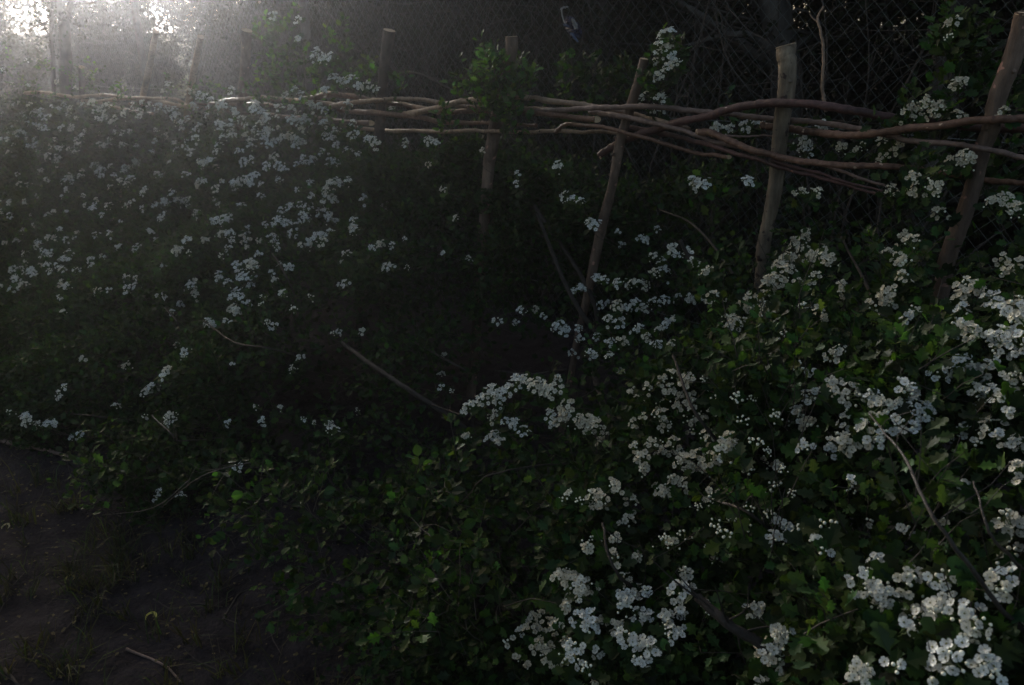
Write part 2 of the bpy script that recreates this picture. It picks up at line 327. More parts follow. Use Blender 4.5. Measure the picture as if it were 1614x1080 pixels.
def cluster_mesh(kind, seed):
    rs = np.random.default_rng(seed); mb = MB()
    nf = {'big': 15, 'mid': 9, 'small': 5, 'tiny': 2, 'bud': 0}[kind]+int(rs.integers(0, 3))
    nb = {'big': 2, 'mid': 3, 'small': 3, 'tiny': 2, 'bud': 8}[kind]+int(rs.integers(0, 3))
    R = {'big': 0.028, 'mid': 0.022, 'small': 0.015, 'tiny': 0.009, 'bud': 0.014}[kind]
    base = np.array([0, 0, -0.022]); tot = nf+nb
    for i in range(tot):
        rr = R*math.sqrt((i+0.4)/tot)*(1+0.25*rs.normal()); a = i*2.39996+rs.normal(0, 0.25)
        e = rr/R; p = np.array([rr*math.cos(a)*1.15, rr*math.sin(a)*0.95, 0.016*(1-e*e)+rs.normal(0, 0.0035)])
        nr = np.array([p[0]*32, p[1]*32, 1.0])+rs.normal(0, 0.35, 3)
        tube(mb, [base+rs.normal(0, 0.002, 3), base*0.4+p*0.5, p-nr/np.linalg.norm(nr)*0.001], 0.0005, 3, 4, caps=False)
        bud = (rs.random() < nb/tot) if kind != 'bud' else True
        if bud:
            s = 0.0019+0.0012*rs.random()
            mb.add(IV*s*np.array([1, 1, 1.05])+p, IF, 3)
        else: flower_into(mb, p, nr, 0.0066+0.0014*rs.random(), rs)
    return mb
KINDS = {'big': 6, 'mid': 6, 'small': 6, 'tiny': 5, 'bud': 5}
FM = [M_PETAL, M_EYE, M_ANTHER, M_BUD, M_STALK]
CLB = {}; PROTO = {}
for ki, (k, c) in enumerate(KINDS.items()):
    for i in range(c):
        CLB[k, i] = cluster_mesh(k, 100*ki+i+5); PROTO[k, i] = CLB[k, i].mesh("blossom_cluster_"+k, FM)

# ------------------------------------------------------------------ hedge surface: how far foliage stands out from the stake line
CTRL = [  # where on the hedge, distance out from the stakes, fullness of growth
 (50,180,.05,1),(50,300,.45,1),(50,450,.9,.9),(50,600,1.3,.8),(30,700,1.6,.8),(-150,300,.8,1),(-150,600,1.7,1),(-60,200,.3,1),(0,300,.75,1),(-30,430,1.25,1),(0,560,1.55,.9),(0,650,1.72,.8),(-200,420,1.5,1),(-20,250,.5,1),
 (300,185,.05,1),(300,300,.45,1),(300,450,.9,.9),(300,600,1.2,.75),(280,750,1.42,.7),(230,850,1.45,.5),
 (550,215,.05,1),(550,300,.3,1),(550,450,.6,.8),(550,600,.8,.6),(450,760,1.22,.6),(450,900,1.3,.65),(560,960,1.3,.55),
 (130,760,1.66,.8),(200,840,1.6,.8),(330,920,1.62,.9),(450,1000,1.56,.6),(560,1060,1.5,.6),(930,480,0,.3),(915,540,0,.2),(1195,420,-.25,.15),(1205,330,-.5,.05),(700,230,0,.8),(750,270,-.02,1),(750,350,.1,.9),(750,450,.12,.6),(740,550,.1,.25),(780,640,.1,.15),(700,800,1.05,.5),(650,900,1.15,.55),(840,800,.5,.35),(600,720,.65,.25),(580,820,1.0,.4),
 (900,260,-.1,.9),(900,330,0,.8),(880,420,.0,.5),(880,500,.15,.35),(880,600,.1,.15),(880,700,.35,.3),(860,900,1.0,.5),(760,1020,1.25,.8),
 (1050,240,-.4,.2),(1080,290,-.2,.6),(1050,380,.1,.5),(1050,460,.5,.8),(1050,600,.8,.9),(1050,750,.95,.7),(950,900,1.2,.7),(950,1050,1.3,.9),
 (1200,240,-.5,.03),(1290,300,-.4,.12),(1180,370,-.3,.08),(1200,470,.5,1),(1200,600,.9,1),(1200,750,1.05,1),(1200,900,1.15,.6),(1200,1050,1.28,.7),
 (1350,230,-.3,.25),(1350,330,-.3,.1),(1400,370,.1,.5),(1300,420,.3,.2),(1400,450,.6,1),(1400,600,.95,1),(1400,800,1.15,.9),(1400,1050,1.35,.8),
 (1580,230,-.2,.6),(1560,320,-.1,.6),(1580,400,.35,.8),(1580,550,.8,1),(1580,700,1.05,1),(1580,1000,1.3,1),(1750,300,-.1,.8),(1750,600,.9,1),(1750,900,1.3,1),
]
_c = []
for px, py, of, wt in CTRL:
    A, O, H = toA(on(px, py, of)); _c.append((A, H, of, wt))
_c = np.array(_c)
def surf(a, h):
    a = np.asarray(a, float); h = np.asarray(h, float)
    d2 = (a[..., None]-_c[:, 0])**2*(1/(1+0.10*np.maximum(a[..., None], 0)**1.5))+((h[..., None]-_c[:, 1])*1.6)**2+0.0025
    w = d2**-2; w /= w.sum(-1, keepdims=True)
    hf = np.clip((1.15-h)/0.3, 0.15, 1)
    rel = 0.085*np.sin(a*7.3+2*np.sin(h*6))*np.sin(h*9+a*2.1)+0.055*np.sin(a*14.7+h*11+1)*np.sin(h*17-a*5)+0.03*np.sin(a*29+h*9)*np.sin(h*33+a*11)
    return (w*_c[:, 2]).sum(-1)+rel*hf, np.clip(((w*_c[:, 3]).sum(-1)-0.14)/0.86, 0, 1)**1.4
def bump3(p):
    x, y, z = p[..., 0], p[..., 1], p[..., 2]
    return (np.sin(x*9+2*np.sin(z*5))*np.sin(y*8+1.3)+0.6*np.sin(x*17+y*13)*np.sin(z*15+1))
def hit(px, py, fallback=0.0):
    """first point of the hedge surface along a line of sight"""
    o = np.array([0, 0, EYE]); d = ray(px, py); s = np.linspace(0.6, 14, 900)
    P = o+d*s[:, None]; a, of, h = toA(P); sf, _ = surf(a, h)
    ok = np.where((of < sf) & (h > -0.02))[0]
    return P[ok[0]] if len(ok) else on(px, py, fallback)

BUSH_A = [-1.25, -0.35, 0.35, 1.15, 2.1, 3.2, 4.6, 6.6]
def bush_of(p):
    a, _, _ = toA(p); a = a+0.12*np.sin(np.asarray(p)[..., 2]*6)
    return np.argmin(np.abs(np.asarray(a)[..., None]-np.array(BUSH_A)), -1)

# ------------------------------------------------------------------ blossom positions
def parse(s): return [tuple(t.split(',')) for t in s.split()]
BL = {}
BL['auto'] = """600,385,m 588,391,s 618,387,m 640,377,s 608,422,m 782,508,m 813,509,m 822,490,m 845,487,m 857,498,s 880,515,b 891,523,b 912,518,m 914,535,m 940,530,m 905,556,m
930,558,m 962,540,m 980,540,m 938,562,s 962,562,m 905,460,m 917,454,m 941,440,m 952,441,m 975,446,b 990,452,s 1000,446,b 1016,450,m 1030,432,m 1045,428,b 1062,392,m 1068,403,m 1045,414,m
1030,405,m 1010,375,m 980,386,s 975,366,s 1018,380,m 1035,362,s 945,481,m 958,480,b 972,483,b 988,486,b 1001,479,b 1015,485,b 1031,478,m 1048,473,m 1068,470,m 960,505,m 976,509,m 1005,521,m
1020,531,m 1040,521,b 1050,510,m 1062,505,s 1035,546,b 1060,546,m 735,645,m:.8 746,638,b:.8 760,631,b:.8 776,621,b:.8 790,626,b:.8 800,612,m:.8 815,602,b:.8 830,601,b:.8 845,608,b:.8 860,612,b:.8 872,618,b:.8 785,649,b:.8
775,660,m:.8 799,665,m:.8 810,669,m:.8 825,680,m:.8 778,690,b:.8 790,696,m:.8 735,690,s:.8 872,656,b:.8 886,665,b:.8 895,654,m:.8 893,643,m:.8 918,665,b:.8 930,668,b:.8 941,672,m:.8 955,690,m:.8 948,700,s:.8
880,598,s:.7 700,560,s:.3 695,590,s:.3 1000,620,m 1010,627,m 1021,610,m 1045,600,b 1055,616,b 1060,590,m 1070,641,b 1015,660,b 1000,666,m 1040,655,b 1050,671,b 1030,700,b 1060,700,b 1070,716,b 1045,716,m
1002,705,m 1083,396,m 1091,411,m 1120,425,s 1110,432,s 1090,470,m 1105,468,m 1126,468,m 1255,385,b 1270,371,m 1265,396,b 1277,405,b 1291,400,b 1306,412,m 1240,412,b 1228,421,m 1241,426,b 1222,440,b
1235,450,b 1212,445,m 1260,446,m 1285,438,m 1180,478,b 1196,475,b 1206,491,m 1216,465,m 1152,503,m 1161,510,b 1150,516,m 1255,487,u 1271,488,u 1236,530,u 1315,563,b 1323,558,b 1300,501,s 1290,490,m 1425,376,m
1436,381,m 1401,400,b 1413,406,m 1424,416,m 1423,437,m 1401,465,b 1393,476,m 1375,486,s 1401,481,m 1330,450,s 1326,457,s 1431,500,m 1441,491,s 1395,541,s 1520,450,b 1531,456,b 1515,471,b 1541,451,m 1551,462,m
1515,491,m 1561,471,b 1580,411,b 1590,430,b 1601,420,b 1575,481,b 1590,491,b 1605,480,b 1611,500,b 1520,521,b 1535,526,b 1511,516,b 1561,541,b 1575,530,b 1600,530,b 1611,541,b 1581,551,b 1455,576,m 1466,586,b
1481,591,b 1501,581,b 1515,571,b 1531,581,b 1551,591,b 1561,580,b 1490,601,b 1510,600,b 1540,616,b 1561,621,b 1570,632,m 1430,620,b 1441,641,b 1451,656,b 1461,640,b 1426,610,m 1310,606,m 1325,611,b
1341,616,b 1347,626,b 1371,626,b 1391,636,b 1406,641,b 1416,666,m 1261,580,u 1282,588,m 1271,628,m 1279,625,s 1160,630,u 1130,626,u 1186,631,u 1171,663,u 1226,660,u 1265,661,m 1255,656,b 1276,668,m
1335,665,m 1346,662,m 1366,681,b 1376,691,b 1386,696,b 1371,701,b 1270,706,m 1286,711,m 1310,711,m 1330,700,b 1331,713,m 1081,626,b 1091,641,b 1085,601,b 1111,601,u 1150,706,b 1141,711,b 1561,675,b 1571,686,m
900,781,m 890,786,u 915,791,u 935,780,m 941,795,b 947,790,m 966,765,m 976,771,b 986,823,m 925,862,b 936,855,u 1011,721,m 1016,741,m 1036,771,m 1046,776,b 1071,731,b 1076,721,m 967,850,s 968,881,s
890,905,b 880,912,m 901,910,b 906,916,b 916,921,b 926,926,b 900,951,b 893,957,m 916,936,b 920,975,b 931,981,b 946,981,m 850,970,b 843,976,m 866,985,b 871,991,b 881,986,b 820,996,m 836,991,b 799,1011,s 851,1020,b
861,1021,b 865,1036,m 893,1015,b 905,1019,b 891,1040,b 901,1035,b 941,1026,m 818,1040,s 831,1049,s 925,1056,u 941,1076,m 985,941,b 996,941,b 1001,930,m 990,951,b 1021,936,b 1010,970,b 1013,979,m
1046,978,b 1051,975,m 1061,1001,b 1071,996,m 1071,930,b 1076,936,b 1076,951,m 975,991,m 985,1001,b 991,1011,m 1011,1011,b 1016,1016,b 1026,1021,b 1011,1041,m 1046,852,u 1061,860,m 1076,846,u
1085,726,b 1091,741,m 1121,726,b 1080,766,m 1081,906,m 1076,966,m 1130,830,u 1141,842,u 1151,842,u 1116,865,u 1126,871,u 1176,830,u 1235,742,u 1221,770,u 1251,780,u 1211,815,u 1231,820,u 1241,831,m
1261,840,u 1286,855,s 1305,830,u 1300,870,s 1340,898,u 1386,891,b 1396,894,m 1361,921,b 1370,931,b 1386,936,b 1396,941,b 1440,910,u 1430,918,m 1456,911,b 1476,911,b 1486,916,b 1496,921,m
1450,966,b 1461,976,b 1471,991,b 1481,966,m 1521,971,b 1531,976,b 1541,966,b 1536,986,b 1581,916,b 1590,911,b 1601,916,b 1571,926,m 1111,956,s 1121,966,s 1190,961,m 1196,971,m 1176,1021,s
1201,1021,m 1216,1031,b 1221,1041,m 1223,1001,m 1231,1005,m 1195,1075,m 1355,1062,b 1366,1056,m 1411,1051,b 1405,1061,m 1425,991,s 1501,1036,b 1511,1031,m 1481,1071,b 1471,1061,b 1551,1046,b 1556,1061,b 1606,1031,b
1561,751,b 1596,773,m 1606,746,b 1601,836,b 1586,815,u 1501,805,u 1100,800,u 1190,700,u 1210,715,u 1230,700,u 1180,740,u 1340,760,s 1420,760,s 1180,800,u 1150,690,m 1115,690,b 1105,660,b 1125,650,b
1120,780,s 1060,760,m 995,790,m 1090,670,b 1100,720,b 1110,745,m 1440,680,m 1500,650,s 1520,680,m 1540,700,s 1600,700,b 1590,650,b 1595,600,b"""
BL['up'] = """1500,38,m:0 1496,60,u:0 1512,130,m:0 1505,137,m:0 1435,178,b:0 1441,174,m:0 1458,165,m:0 1475,175,b:0 1481,170,m:0 1511,182,m:0 1580,180,s:0 1170,200,m:-.08 1181,195,b:-.08 1196,193,m:-.08 1131,203,m:-.1 1151,203,m:-.1
1298,198,m:-.1 1262,215,m:-.1 1268,231,m:-.1 1271,242,m:-.1 1326,233,m:-.1 1361,230,u:-.1 1350,241,s:-.1 1391,222,s:-.1 1416,226,s:-.1 1412,237,s:-.1 1391,250,m:-.1 1101,290,b:.1 1109,294,m:.1 1090,285,s:.1 1178,288,m:.1
1262,304,m:.1 1285,305,s:.1 1405,300,m:.15 1443,298,m:.2 1441,280,m:.2 1470,297,m:.2 1505,255,m:.05 1521,245,m:.05 1526,255,m:.05 1560,321,s:.1 1581,315,m:.1 1600,330,m:.1 1480,335,s:.1
1045,55,b:.0 1056,51,m:.0 1041,70,m:.0 1051,78,b:.0 1040,84,m:.0 1062,90,m:.0 1066,101,m:.0 1055,105,m:.0 1035,100,s:.0 1041,119,m:.0 1034,125,s:.0 1020,150,m:.0 1012,155,s:.0 1041,155,b:.0 1028,172,m:-.06 1041,174,m:-.06
815,277,s:.1 816,290,s:.1 880,262,m:.1 890,310,m:.1 901,316,m:.1 915,318,s:.1 936,355,b:.1 930,350,m:.1 552,125,m:.1 566,137,m:.1 576,138,m:.1 590,141,m:.1 545,131,m:.1 532,126,m:.1 620,170,m:-.1 591,225,b:.1
581,220,m:.1 561,210,s:.1 552,216,m:.1 675,222,b:.1 686,226,m:.1 565,245,m:.15 675,260,m:.15 550,285,m:.3 575,315,m:.3 605,325,m:.2 718,345,s:.2 430,25,m:.1 470,32,m:.1 500,82,b:.1 511,94,b:.1
496,91,m:.1 520,91,m:.1 470,63,s:.1 525,122,m:.1 540,128,m:.1 512,142,m:.1 265,133,b:.1 258,147,m:.1 315,150,b:.15 322,153,b:.15 331,157,m:.15 300,145,m:.15 365,143,m:.15 5,110,b:.1 42,95,m:.1 20,133,m:.1 45,135,m:.1 90,130,s:.1
120,140,s:.1 640,225,s:.1 700,300,s:.2 760,240,s:.1"""
BL['left'] = """35,180,m 65,183,m 30,190,m 62,178,m 100,165,m 110,172,b 130,165,m 145,162,b 165,178,m 150,178,m 195,180,b 225,162,b 235,165,m 250,168,b 262,172,b 220,175,m 222,182,m 205,207,m 195,210,m 260,215,m 245,222,m 280,193,m
295,192,m 310,205,m 345,195,m 351,198,m 380,188,m 415,178,b 421,186,b 410,195,m 418,211,m 398,222,b 395,231,m 432,225,b 441,220,m 456,215,m 470,222,m 450,150,m 465,142,m 476,150,m 440,170,m 460,190,b 480,190,b
470,180,m 490,165,m 501,170,b 511,175,m 515,215,b 525,218,m 510,240,m 521,255,m 530,230,m 385,255,b 392,257,m 370,290,b 381,285,b 391,285,m 401,278,b 422,262,m 440,262,m 446,266,b 440,285,m 325,258,b 331,255,m
315,285,b 321,287,m 340,298,m 375,295,m 272,305,m 290,318,b 298,321,m 265,322,m 278,237,m 250,275,b 215,255,b 205,265,b 195,270,m 206,281,b 190,285,m 200,291,m 160,267,b 175,262,m 148,262,m 155,272,b 110,280,b
100,285,m 105,300,m 130,270,m 65,270,m 60,240,m 45,230,m 75,247,b 80,232,m 30,290,m 15,320,m 5,333,m 15,340,m 75,340,s 85,335,s 150,325,m 145,330,m 160,340,s 105,335,s 515,313,m 525,315,m 521,290,b 530,287,m
340,350,m 351,352,b 361,345,b 435,350,m 441,345,m 451,352,m 460,325,s 520,345,m 531,350,m 230,300,m 225,305,s 40,320,s 95,362,m 60,383,m 75,375,m 40,400,m 58,390,s 80,400,m 20,425,b 31,425,b 45,430,b 35,450,b
25,440,b 20,456,m 55,435,m 65,418,m 75,418,m 100,410,m 98,425,m 120,427,m 105,452,m 95,470,s 143,410,m 145,418,s 215,393,m 218,388,s 118,377,s 290,395,m 300,450,b 308,458,s 250,468,s 260,467,s 285,480,s 350,370,b
361,368,m 385,375,m 391,378,s 360,393,s 395,415,m 398,420,m 385,437,b 375,430,s 345,433,m 345,440,s 360,447,m 375,460,b 371,470,b 368,487,b 372,491,m 395,453,m 393,478,s 415,470,u 430,385,s 430,375,m
500,375,m 490,380,s 507,372,b 475,388,s 330,508,m 335,511,s 358,508,s 432,515,s 535,525,s 490,470,u 293,555,m 290,563,u 200,578,m 263,585,m 260,595,s 235,618,b 240,612,m 270,655,m 262,665,u 40,658,m 45,663,m
60,670,m 75,670,m 115,690,s 125,685,s 520,670,m 525,678,m 462,580,u 460,583,u 253,775,m 248,786,s 285,782,m 375,737,s 5,180,m 15,210,m 40,210,m 100,200,m 130,215,m 165,230,m 120,240,m 90,260,s 240,240,m 300,240,m
345,230,m 365,215,m 340,265,s 480,255,m 490,290,m 470,300,m 410,310,m 380,325,m 310,335,m 255,345,m 200,325,m 190,350,s 60,310,m 50,340,s 480,340,m 560,350,s"""
KM = {'b': 'big', 'm': 'mid', 's': 'small', 'u': 'bud'}
clusters = []      # (pos, kind, normal)
VIEW = np.array([0, 0, EYE])
def put(px, py, k, off=None):
    px, py = float(px), float(py)
    p = hit(px, py) if off is None else on(px, py, off)
    d = VIEW-p; dist = np.linalg.norm(d); d /= dist
    p = p+d*(0.03+0.02*random.random())
    nrm = np.array([N2[0]*0.45, N2[1]*0.45, 0.85])+d*0.35+rng.normal(0, 0.3, 3)
    if dist < 2.0 and px > 700:
        k = {'big': 'mid' if random.random() < 0.55 else 'small', 'mid': 'small', 'small': 'tiny'}.get(k, k)
        if dist < 1.4 and k == 'small' and random.random() < 0.5: k = 'tiny'
    if dist < 1.7 and px > 1400 and py > 480 and random.random() < (0.36 if py > 800 else 0.12): return
    if dist < 1.5 and px > 780 and random.random() < 0.12: return
    p = p-d*random.random()**2*0.07
    clusters.append((p, k, nrm/np.linalg.norm(nrm)))
for key, s in BL.items():
    for x, y, k in parse(s):
        off = None
        if ':' in k: k, off = k.split(':'); off = float(off)
        put(x, y, KM[k], off)
for _ in range(40):      # growth further in on the near bushes
    x = random.uniform(960, 1640); y = random.uniform(560, 1090)
    n0 = len(clusters); put(x, y, random.choice(['mid', 'small', 'small', 'bud']))
    if len(clusters) == n0: continue
    p, k, nn = clusters[n0]; p = p-np.array([-N2[0], -N2[1], 0])*-0.10*random.random(); clusters[n0] = (p+np.array([0, 0, -0.03]), k, nn)
for _ in range(210):
    put(random.uniform(-40, 560), 165+300*random.random()**1.5, random.choice(['mid', 'mid', 'small']))
for _ in range(70):
    put(random.uniform(-20, 540), random.uniform(162, 232), random.choice(['mid', 'mid', 'big', 'small']))
for _ in range(40):
    put(random.uniform(-40, 760), random.uniform(380, 700), random.choice(['small', 'tiny', 'bud', 'small']))
for _ in range(70):      # beyond the right of the frame and on the side away from the path
    put(random.uniform(1640, 1900), random.uniform(350, 1100), random.choice(['mid', 'big', 'small']))

# ------------------------------------------------------------------ foliage
def new_bin(): return dict(p=[], y=[], z=[], s=[], c=[], t=[])
bins = [new_bin() for _ in BUSH_A]; twigs = [MB() for _ in BUSH_A]
def leaf_cols(n, young=0.12):
    base = np.stack([0.8+0.5*rng.random(n), 0.8+0.45*rng.random(n), 0.7+0.6*rng.random(n)], -1)*(0.55+0.95*rng.random(n)**1.5)[:, None]
    y = rng.random(n) < young; base[y] *= np.array([1.5, 1.5, 0.9]); return base
CL_POS = np.array([c[0] for c in clusters]); 
cx, cy, cd = proj(CL_POS)
def clear_mask(P):
    """leaves that would hang right in front of a flower head are bent aside: drop them"""
    x, y, d = proj(P); keep = np.ones(len(P), bool)
    for i0 in range(0, len(P), 4000):
        sl = slice(i0, i0+4000)
        dx = (x[sl, None]-cx[None])/ (FPX*0.021/cd[None]); dy = (y[sl, None]-cy[None])/(FPX*0.021/cd[None])
        dd = d[sl, None]-cd[None]
        bad = (dx*dx+dy*dy < 1) & (dd < 0.004) & (dd > -0.22)
        keep[sl] = ~bad.any(1)
    return keep
LINES = [[(1233,190),(1228,240),(1220,300),(1209,360),(1203,400),(1196,462)],[(984,200),(976,235),(967,280),(955,330),(949,360),(935,420),(922,480),(912,530),(899,600)],[(777,205),(772,250),(768,300)],[(603,100),(598,200),(596,222)],[(1563,200),(1546,240),(1526,320),(1497,400),(1478,480)]]
def stake_mask(P):
    x, y, d = proj(P); a, o, h = toA(P); keep = np.ones(len(P), bool)
    for ln in LINES:
        ln = np.array(ln, float); cxl = np.interp(y, ln[:, 1], ln[:, 0])
        keep &= ~((np.abs(x-cxl) < 15) & (y > ln[0, 1]) & (y < ln[-1, 1]) & (o > -0.02))
    return keep
def add_leaves(P, Y, Z, S, C, kind=0):
    P = np.asarray(P); k = clear_mask(P) & stake_mask(P)
    P, Y, Z, S, C = P[k], np.asarray(Y)[k], np.asarray(Z)[k], np.asarray(S)[k], np.asarray(C)[k]
    b = bush_of(P)
    for i in range(len(BUSH_A)):
        m_ = b == i
        if m_.any():
            B = bins[i]; B['p'].append(P[m_]); B['y'].append(Y[m_]); B['z'].append(Z[m_]); B['s'].append(S[m_]); B['c'].append(C[m_]); B['t'].append(np.full(m_.sum(), kind))
def shoot(p, d, length, sp=0.015, size=(0.018, 0.036), twig=True, young=0.12, kind=0, up=0.5, rad=0.0012, bright=1.0):
    d = d/np.linalg.norm(d); n = max(3, int(length/0.035)); pts = [p]; dd = d.copy()
    for i in range(n):
        dd = dd+rng.normal(0, 0.14, 3)+np.array([0, 0, 0.03]); dd /= np.linalg.norm(dd); pts.append(pts[-1]+dd*length/n)
    pts = np.array(pts)
    m_ = int(length/sp); t = np.sort(rng.random(m_))**0.85; idx = t*(n-1e-6); i0 = idx.astype(int); fr = (idx-i0)[:, None]
    P = pts[i0]*(1-fr)+pts[i0+1]*fr; T = pts[i0+1]-pts[i0]; T /= np.linalg.norm(T, axis=1)[:, None]
    R = rng.normal(0, 1, (m_, 3)); R -= (R*T).sum(1)[:, None]*T; R /= np.linalg.norm(R, axis=1)[:, None]
    Y = T*0.55+R*0.9+np.array([0, 0, 0.12]); Z = np.array([0, 0, 1.0])*up*2+rng.normal(0, 0.55, (m_, 3))+np.array([N2[0], N2[1], 0])*0.5
    S = rng.uniform(size[0], size[1], m_)*(1.0-0.25*t)
    Yn = Y/np.linalg.norm(Y, axis=1)[:, None]
    tone = np.array([1.0, 1.0, 1.0])*rng.uniform(0.55, 1.5) if rng.random() < .87 else np.array([1.6, 1.6, 1.0])
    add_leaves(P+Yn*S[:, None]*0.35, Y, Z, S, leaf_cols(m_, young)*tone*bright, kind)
    if twig:
        tube(twigs[int(bush_of(pts[0]))], pts, np.linspace(rad, rad*0.5, len(pts)), 4, caps=False)
    return pts
def leaf_cloud(a, o, h, out=0.7, kind=0, size=(0.020, 0.038)):
    """loose leaves on hidden spurs: fill between shoots"""
    P = W(a, o, h); n = len(P)
    Y = rng.normal(0, 1, (n, 3))*0.8+np.array([N2[0]*out, N2[1]*out, 0.35]); Z = rng.normal(0, 0.6, (n, 3))+np.array([N2[0]*0.5, N2[1]*0.5, 0.9])
    add_leaves(P, Y, Z, rng.uniform(size[0], size[1], n), leaf_cols(n, 0.07), kind)

# shoots over the hedge face
def sample(n, a0, a1):
    out = []
    while sum(len(x) for x in out) < n:
        a = rng.uniform(a0, a1, n); h = rng.uniform(0.0, 1.36, n); d, w = surf(a, h)
        keep = (rng.random(n) < w) & (h < 1.11+0.05*np.sin(a*5)+0.03*np.sin(a*13))
        out.append(np.stack([a, h, d, w], -1)[keep])
    return np.concatenate(out)[:n]
for n, a0, a1, sz in ((2900, -1.5, 2.6, 1.0), (1500, 2.4, 5.2, 1.1), (1300, 5.0, 11.0, 1.35)):
    for a, h, d, w in sample(n, a0, a1):
        o = d-0.07-rng.exponential(0.07); p = W(a, o, max(h-0.05, 0.02))
        dirv = np.array([N2[0]*0.55, N2[1]*0.55, 0.55])+rng.normal(0, 0.42, 3)
        if h < 0.35: dirv[2] -= 0.25
        shoot(p, dirv, rng.uniform(0.08, 0.22), size=(0.017*sz, 0.035*sz), kind=0 if rng.random() < 0.95 or h > 0.6 else 1)
for n, a0, a1, sz in ((46000, -1.5, 2.6, 1.0), (22000, 2.4, 5.2, 1.15), (26000, 5.0, 11.0, 1.5)):
    q = sample(n, a0, a1); o = q[:, 2]-0.015-rng.exponential(0.10, n)+0.02*bump3(W(q[:, 0], q[:, 2], q[:, 1]))
    hh = np.maximum(q[:, 1]+rng.normal(0, 0.01, n), 0.01)
    leaf_cloud(q[:, 0], o, hh, size=(0.018*sz, 0.036*sz))
# inner bulk (dead-dark heart of the hedge): coarser leaves behind the face
q = sample(26000, -1.5, 9.0); leaf_cloud(q[:, 0], q[:, 2]-rng.uniform(0.15, 0.55, len(q)), q[:, 1], size=(0.03, 0.05))
# leaves gathered under every flower head
P_, Y_, Z_, S_ = [], [], [], []
for p, k, nr in clusters:
    for j in range(random.randint(5, 8)):
        a = random.random()*6.28; t = np.cross(nr, [0.3, 0.2, 0.9]); t /= np.linalg.norm(t); bt = np.cross(nr, t)
        r = t*math.cos(a)+bt*math.sin(a); q = p-nr*(0.018+0.012*random.random())+r*0.012
        P_.append(q); Y_.append(r+nr*0.15+rng.normal(0, .2, 3)); Z_.append(nr+rng.normal(0, 0.35, 3)); S_.append(random.uniform(0.022, 0.040))
    if random.random() < 0.8:
        tw = twigs[int(bush_of(p))]; e = p-nr*0.022; m1 = e-nr*0.05+np.array([-N2[0], -N2[1], 0])*0.03; tube(tw, smooth_path([e, m1, m1-np.array([N2[0], N2[1], 0.5])*0.10], 3), 0.0012, 4, caps=False)
add_leaves(P_, Y_, Z_, S_, leaf_cols(len(P_), 0.2))
# leafy growth standing above and behind the binders: x, y, offset, spread px, shoots, young share
TALL = [(760,130,.06,28,17,.5),(800,150,.08,26,24,.35),(800,190,.08,22,16,.25),(770,115,.05,35,16,.25),(750,175,.10,15,5,.4),(700,185,.08,18,6,.4),(820,120,.0,20,10,.1),
 (905,120,-.15,35,14,.3),(945,140,-.2,30,14,.2),(880,190,-.25,40,10,.1),(990,130,-.25,30,8,.1),(1055,90,-.02,14,10,.2),(1050,130,-.02,14,8,.2),
 (440,110,.05,38,22,.35),(470,140,.05,45,20,.3),(500,110,.05,30,10,.3),(430,60,.05,20,9,.6),(530,70,.05,15,4,.8),(450,45,.05,16,5,.7),(560,120,.05,25,8,.2),(625,135,.0,14,5,.2),(585,100,-.05,14,4,.2),
 (90,140,.05,45,14,.4),(30,120,.05,45,16,.2),(10,90,.05,30,8,.2),(150,140,.05,30,8,.4),(270,140,.05,14,4,.2),(325,145,.05,20,6,.2),(400,150,.05,22,8,.2),(335,150,.06,22,9,.3),(200,150,.06,22,7,.3),(120,130,.05,30,9,.4),(60,150,.06,30,10,.3),(480,180,.07,26,9,.3),(520,200,.07,20,6,.3),
 (1500,80,-.05,30,12,.2),(1530,120,-.05,28,14,.1),(1520,50,-.05,22,7,.2),(1480,200,-.05,40,10,.1),(1440,190,-.02,26,8,.1),(1560,270,-.1,40,12,.1),(1460,290,.15,22,12,.15),(1420,320,.15,20,7,.3),
 (1600,140,-.15,30,8,.1),(1100,300,.0,40,10,.2),(1380,235,-.15,40,8,.1),(1270,230,-.12,18,5,.1),(1170,200,-.12,30,6,.1),(1210,560,.95,50,14,.3),(1230,500,.75,45,14,.35),(1400,420,.4,40,10,.1),(1210,800,1.1,40,12,.3),(1240,610,.95,45,10,.4),(1460,560,.9,35,8,.4),(1150,650,.95,40,8,.3),(1480,760,1.2,50,10,.3),(1300,960,1.3,50,10,.35),(780,100,.1,22,8,.6)]
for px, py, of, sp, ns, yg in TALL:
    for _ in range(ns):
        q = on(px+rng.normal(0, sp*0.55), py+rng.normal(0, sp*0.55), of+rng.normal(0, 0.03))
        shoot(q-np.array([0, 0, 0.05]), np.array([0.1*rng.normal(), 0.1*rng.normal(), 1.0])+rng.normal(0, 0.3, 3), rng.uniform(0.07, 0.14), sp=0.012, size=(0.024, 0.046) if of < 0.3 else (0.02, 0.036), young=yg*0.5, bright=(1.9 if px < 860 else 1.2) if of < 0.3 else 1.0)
# foreground low shoots along the base
for px, py, of, ns, yg in [(400,820,1.4,14,.15),(430,780,1.35,10,.2),(700,800,1.25,9,.5),(720,880,1.25,14,.3),(690,970,1.3,18,.15),(620,1000,1.35,16,.15),(760,980,1.3,10,.2),(500,900,1.38,14,.1),(640,860,1.2,12,.1),(130,800,1.62,10,.1),(160,740,1.6,10,.1),(470,820,1.35,10,.1),(560,1010,1.4,8,.1),(790,930,1.2,6,.3)]:
    for _ in range(ns):
        q = on(px+rng.normal(0, 30), py+rng.normal(0, 30), of+rng.normal(0, 0.05)); q[2] = max(q[2], 0.03)
        shoot(q, np.array([N2[0]*.4, N2[1]*.4, 0.5])+rng.normal(0, 0.45, 3), rng.uniform(0.08, 0.18), sp=0.016, size=(0.02, 0.04), young=yg, kind=int(rng.random() < 0.2))

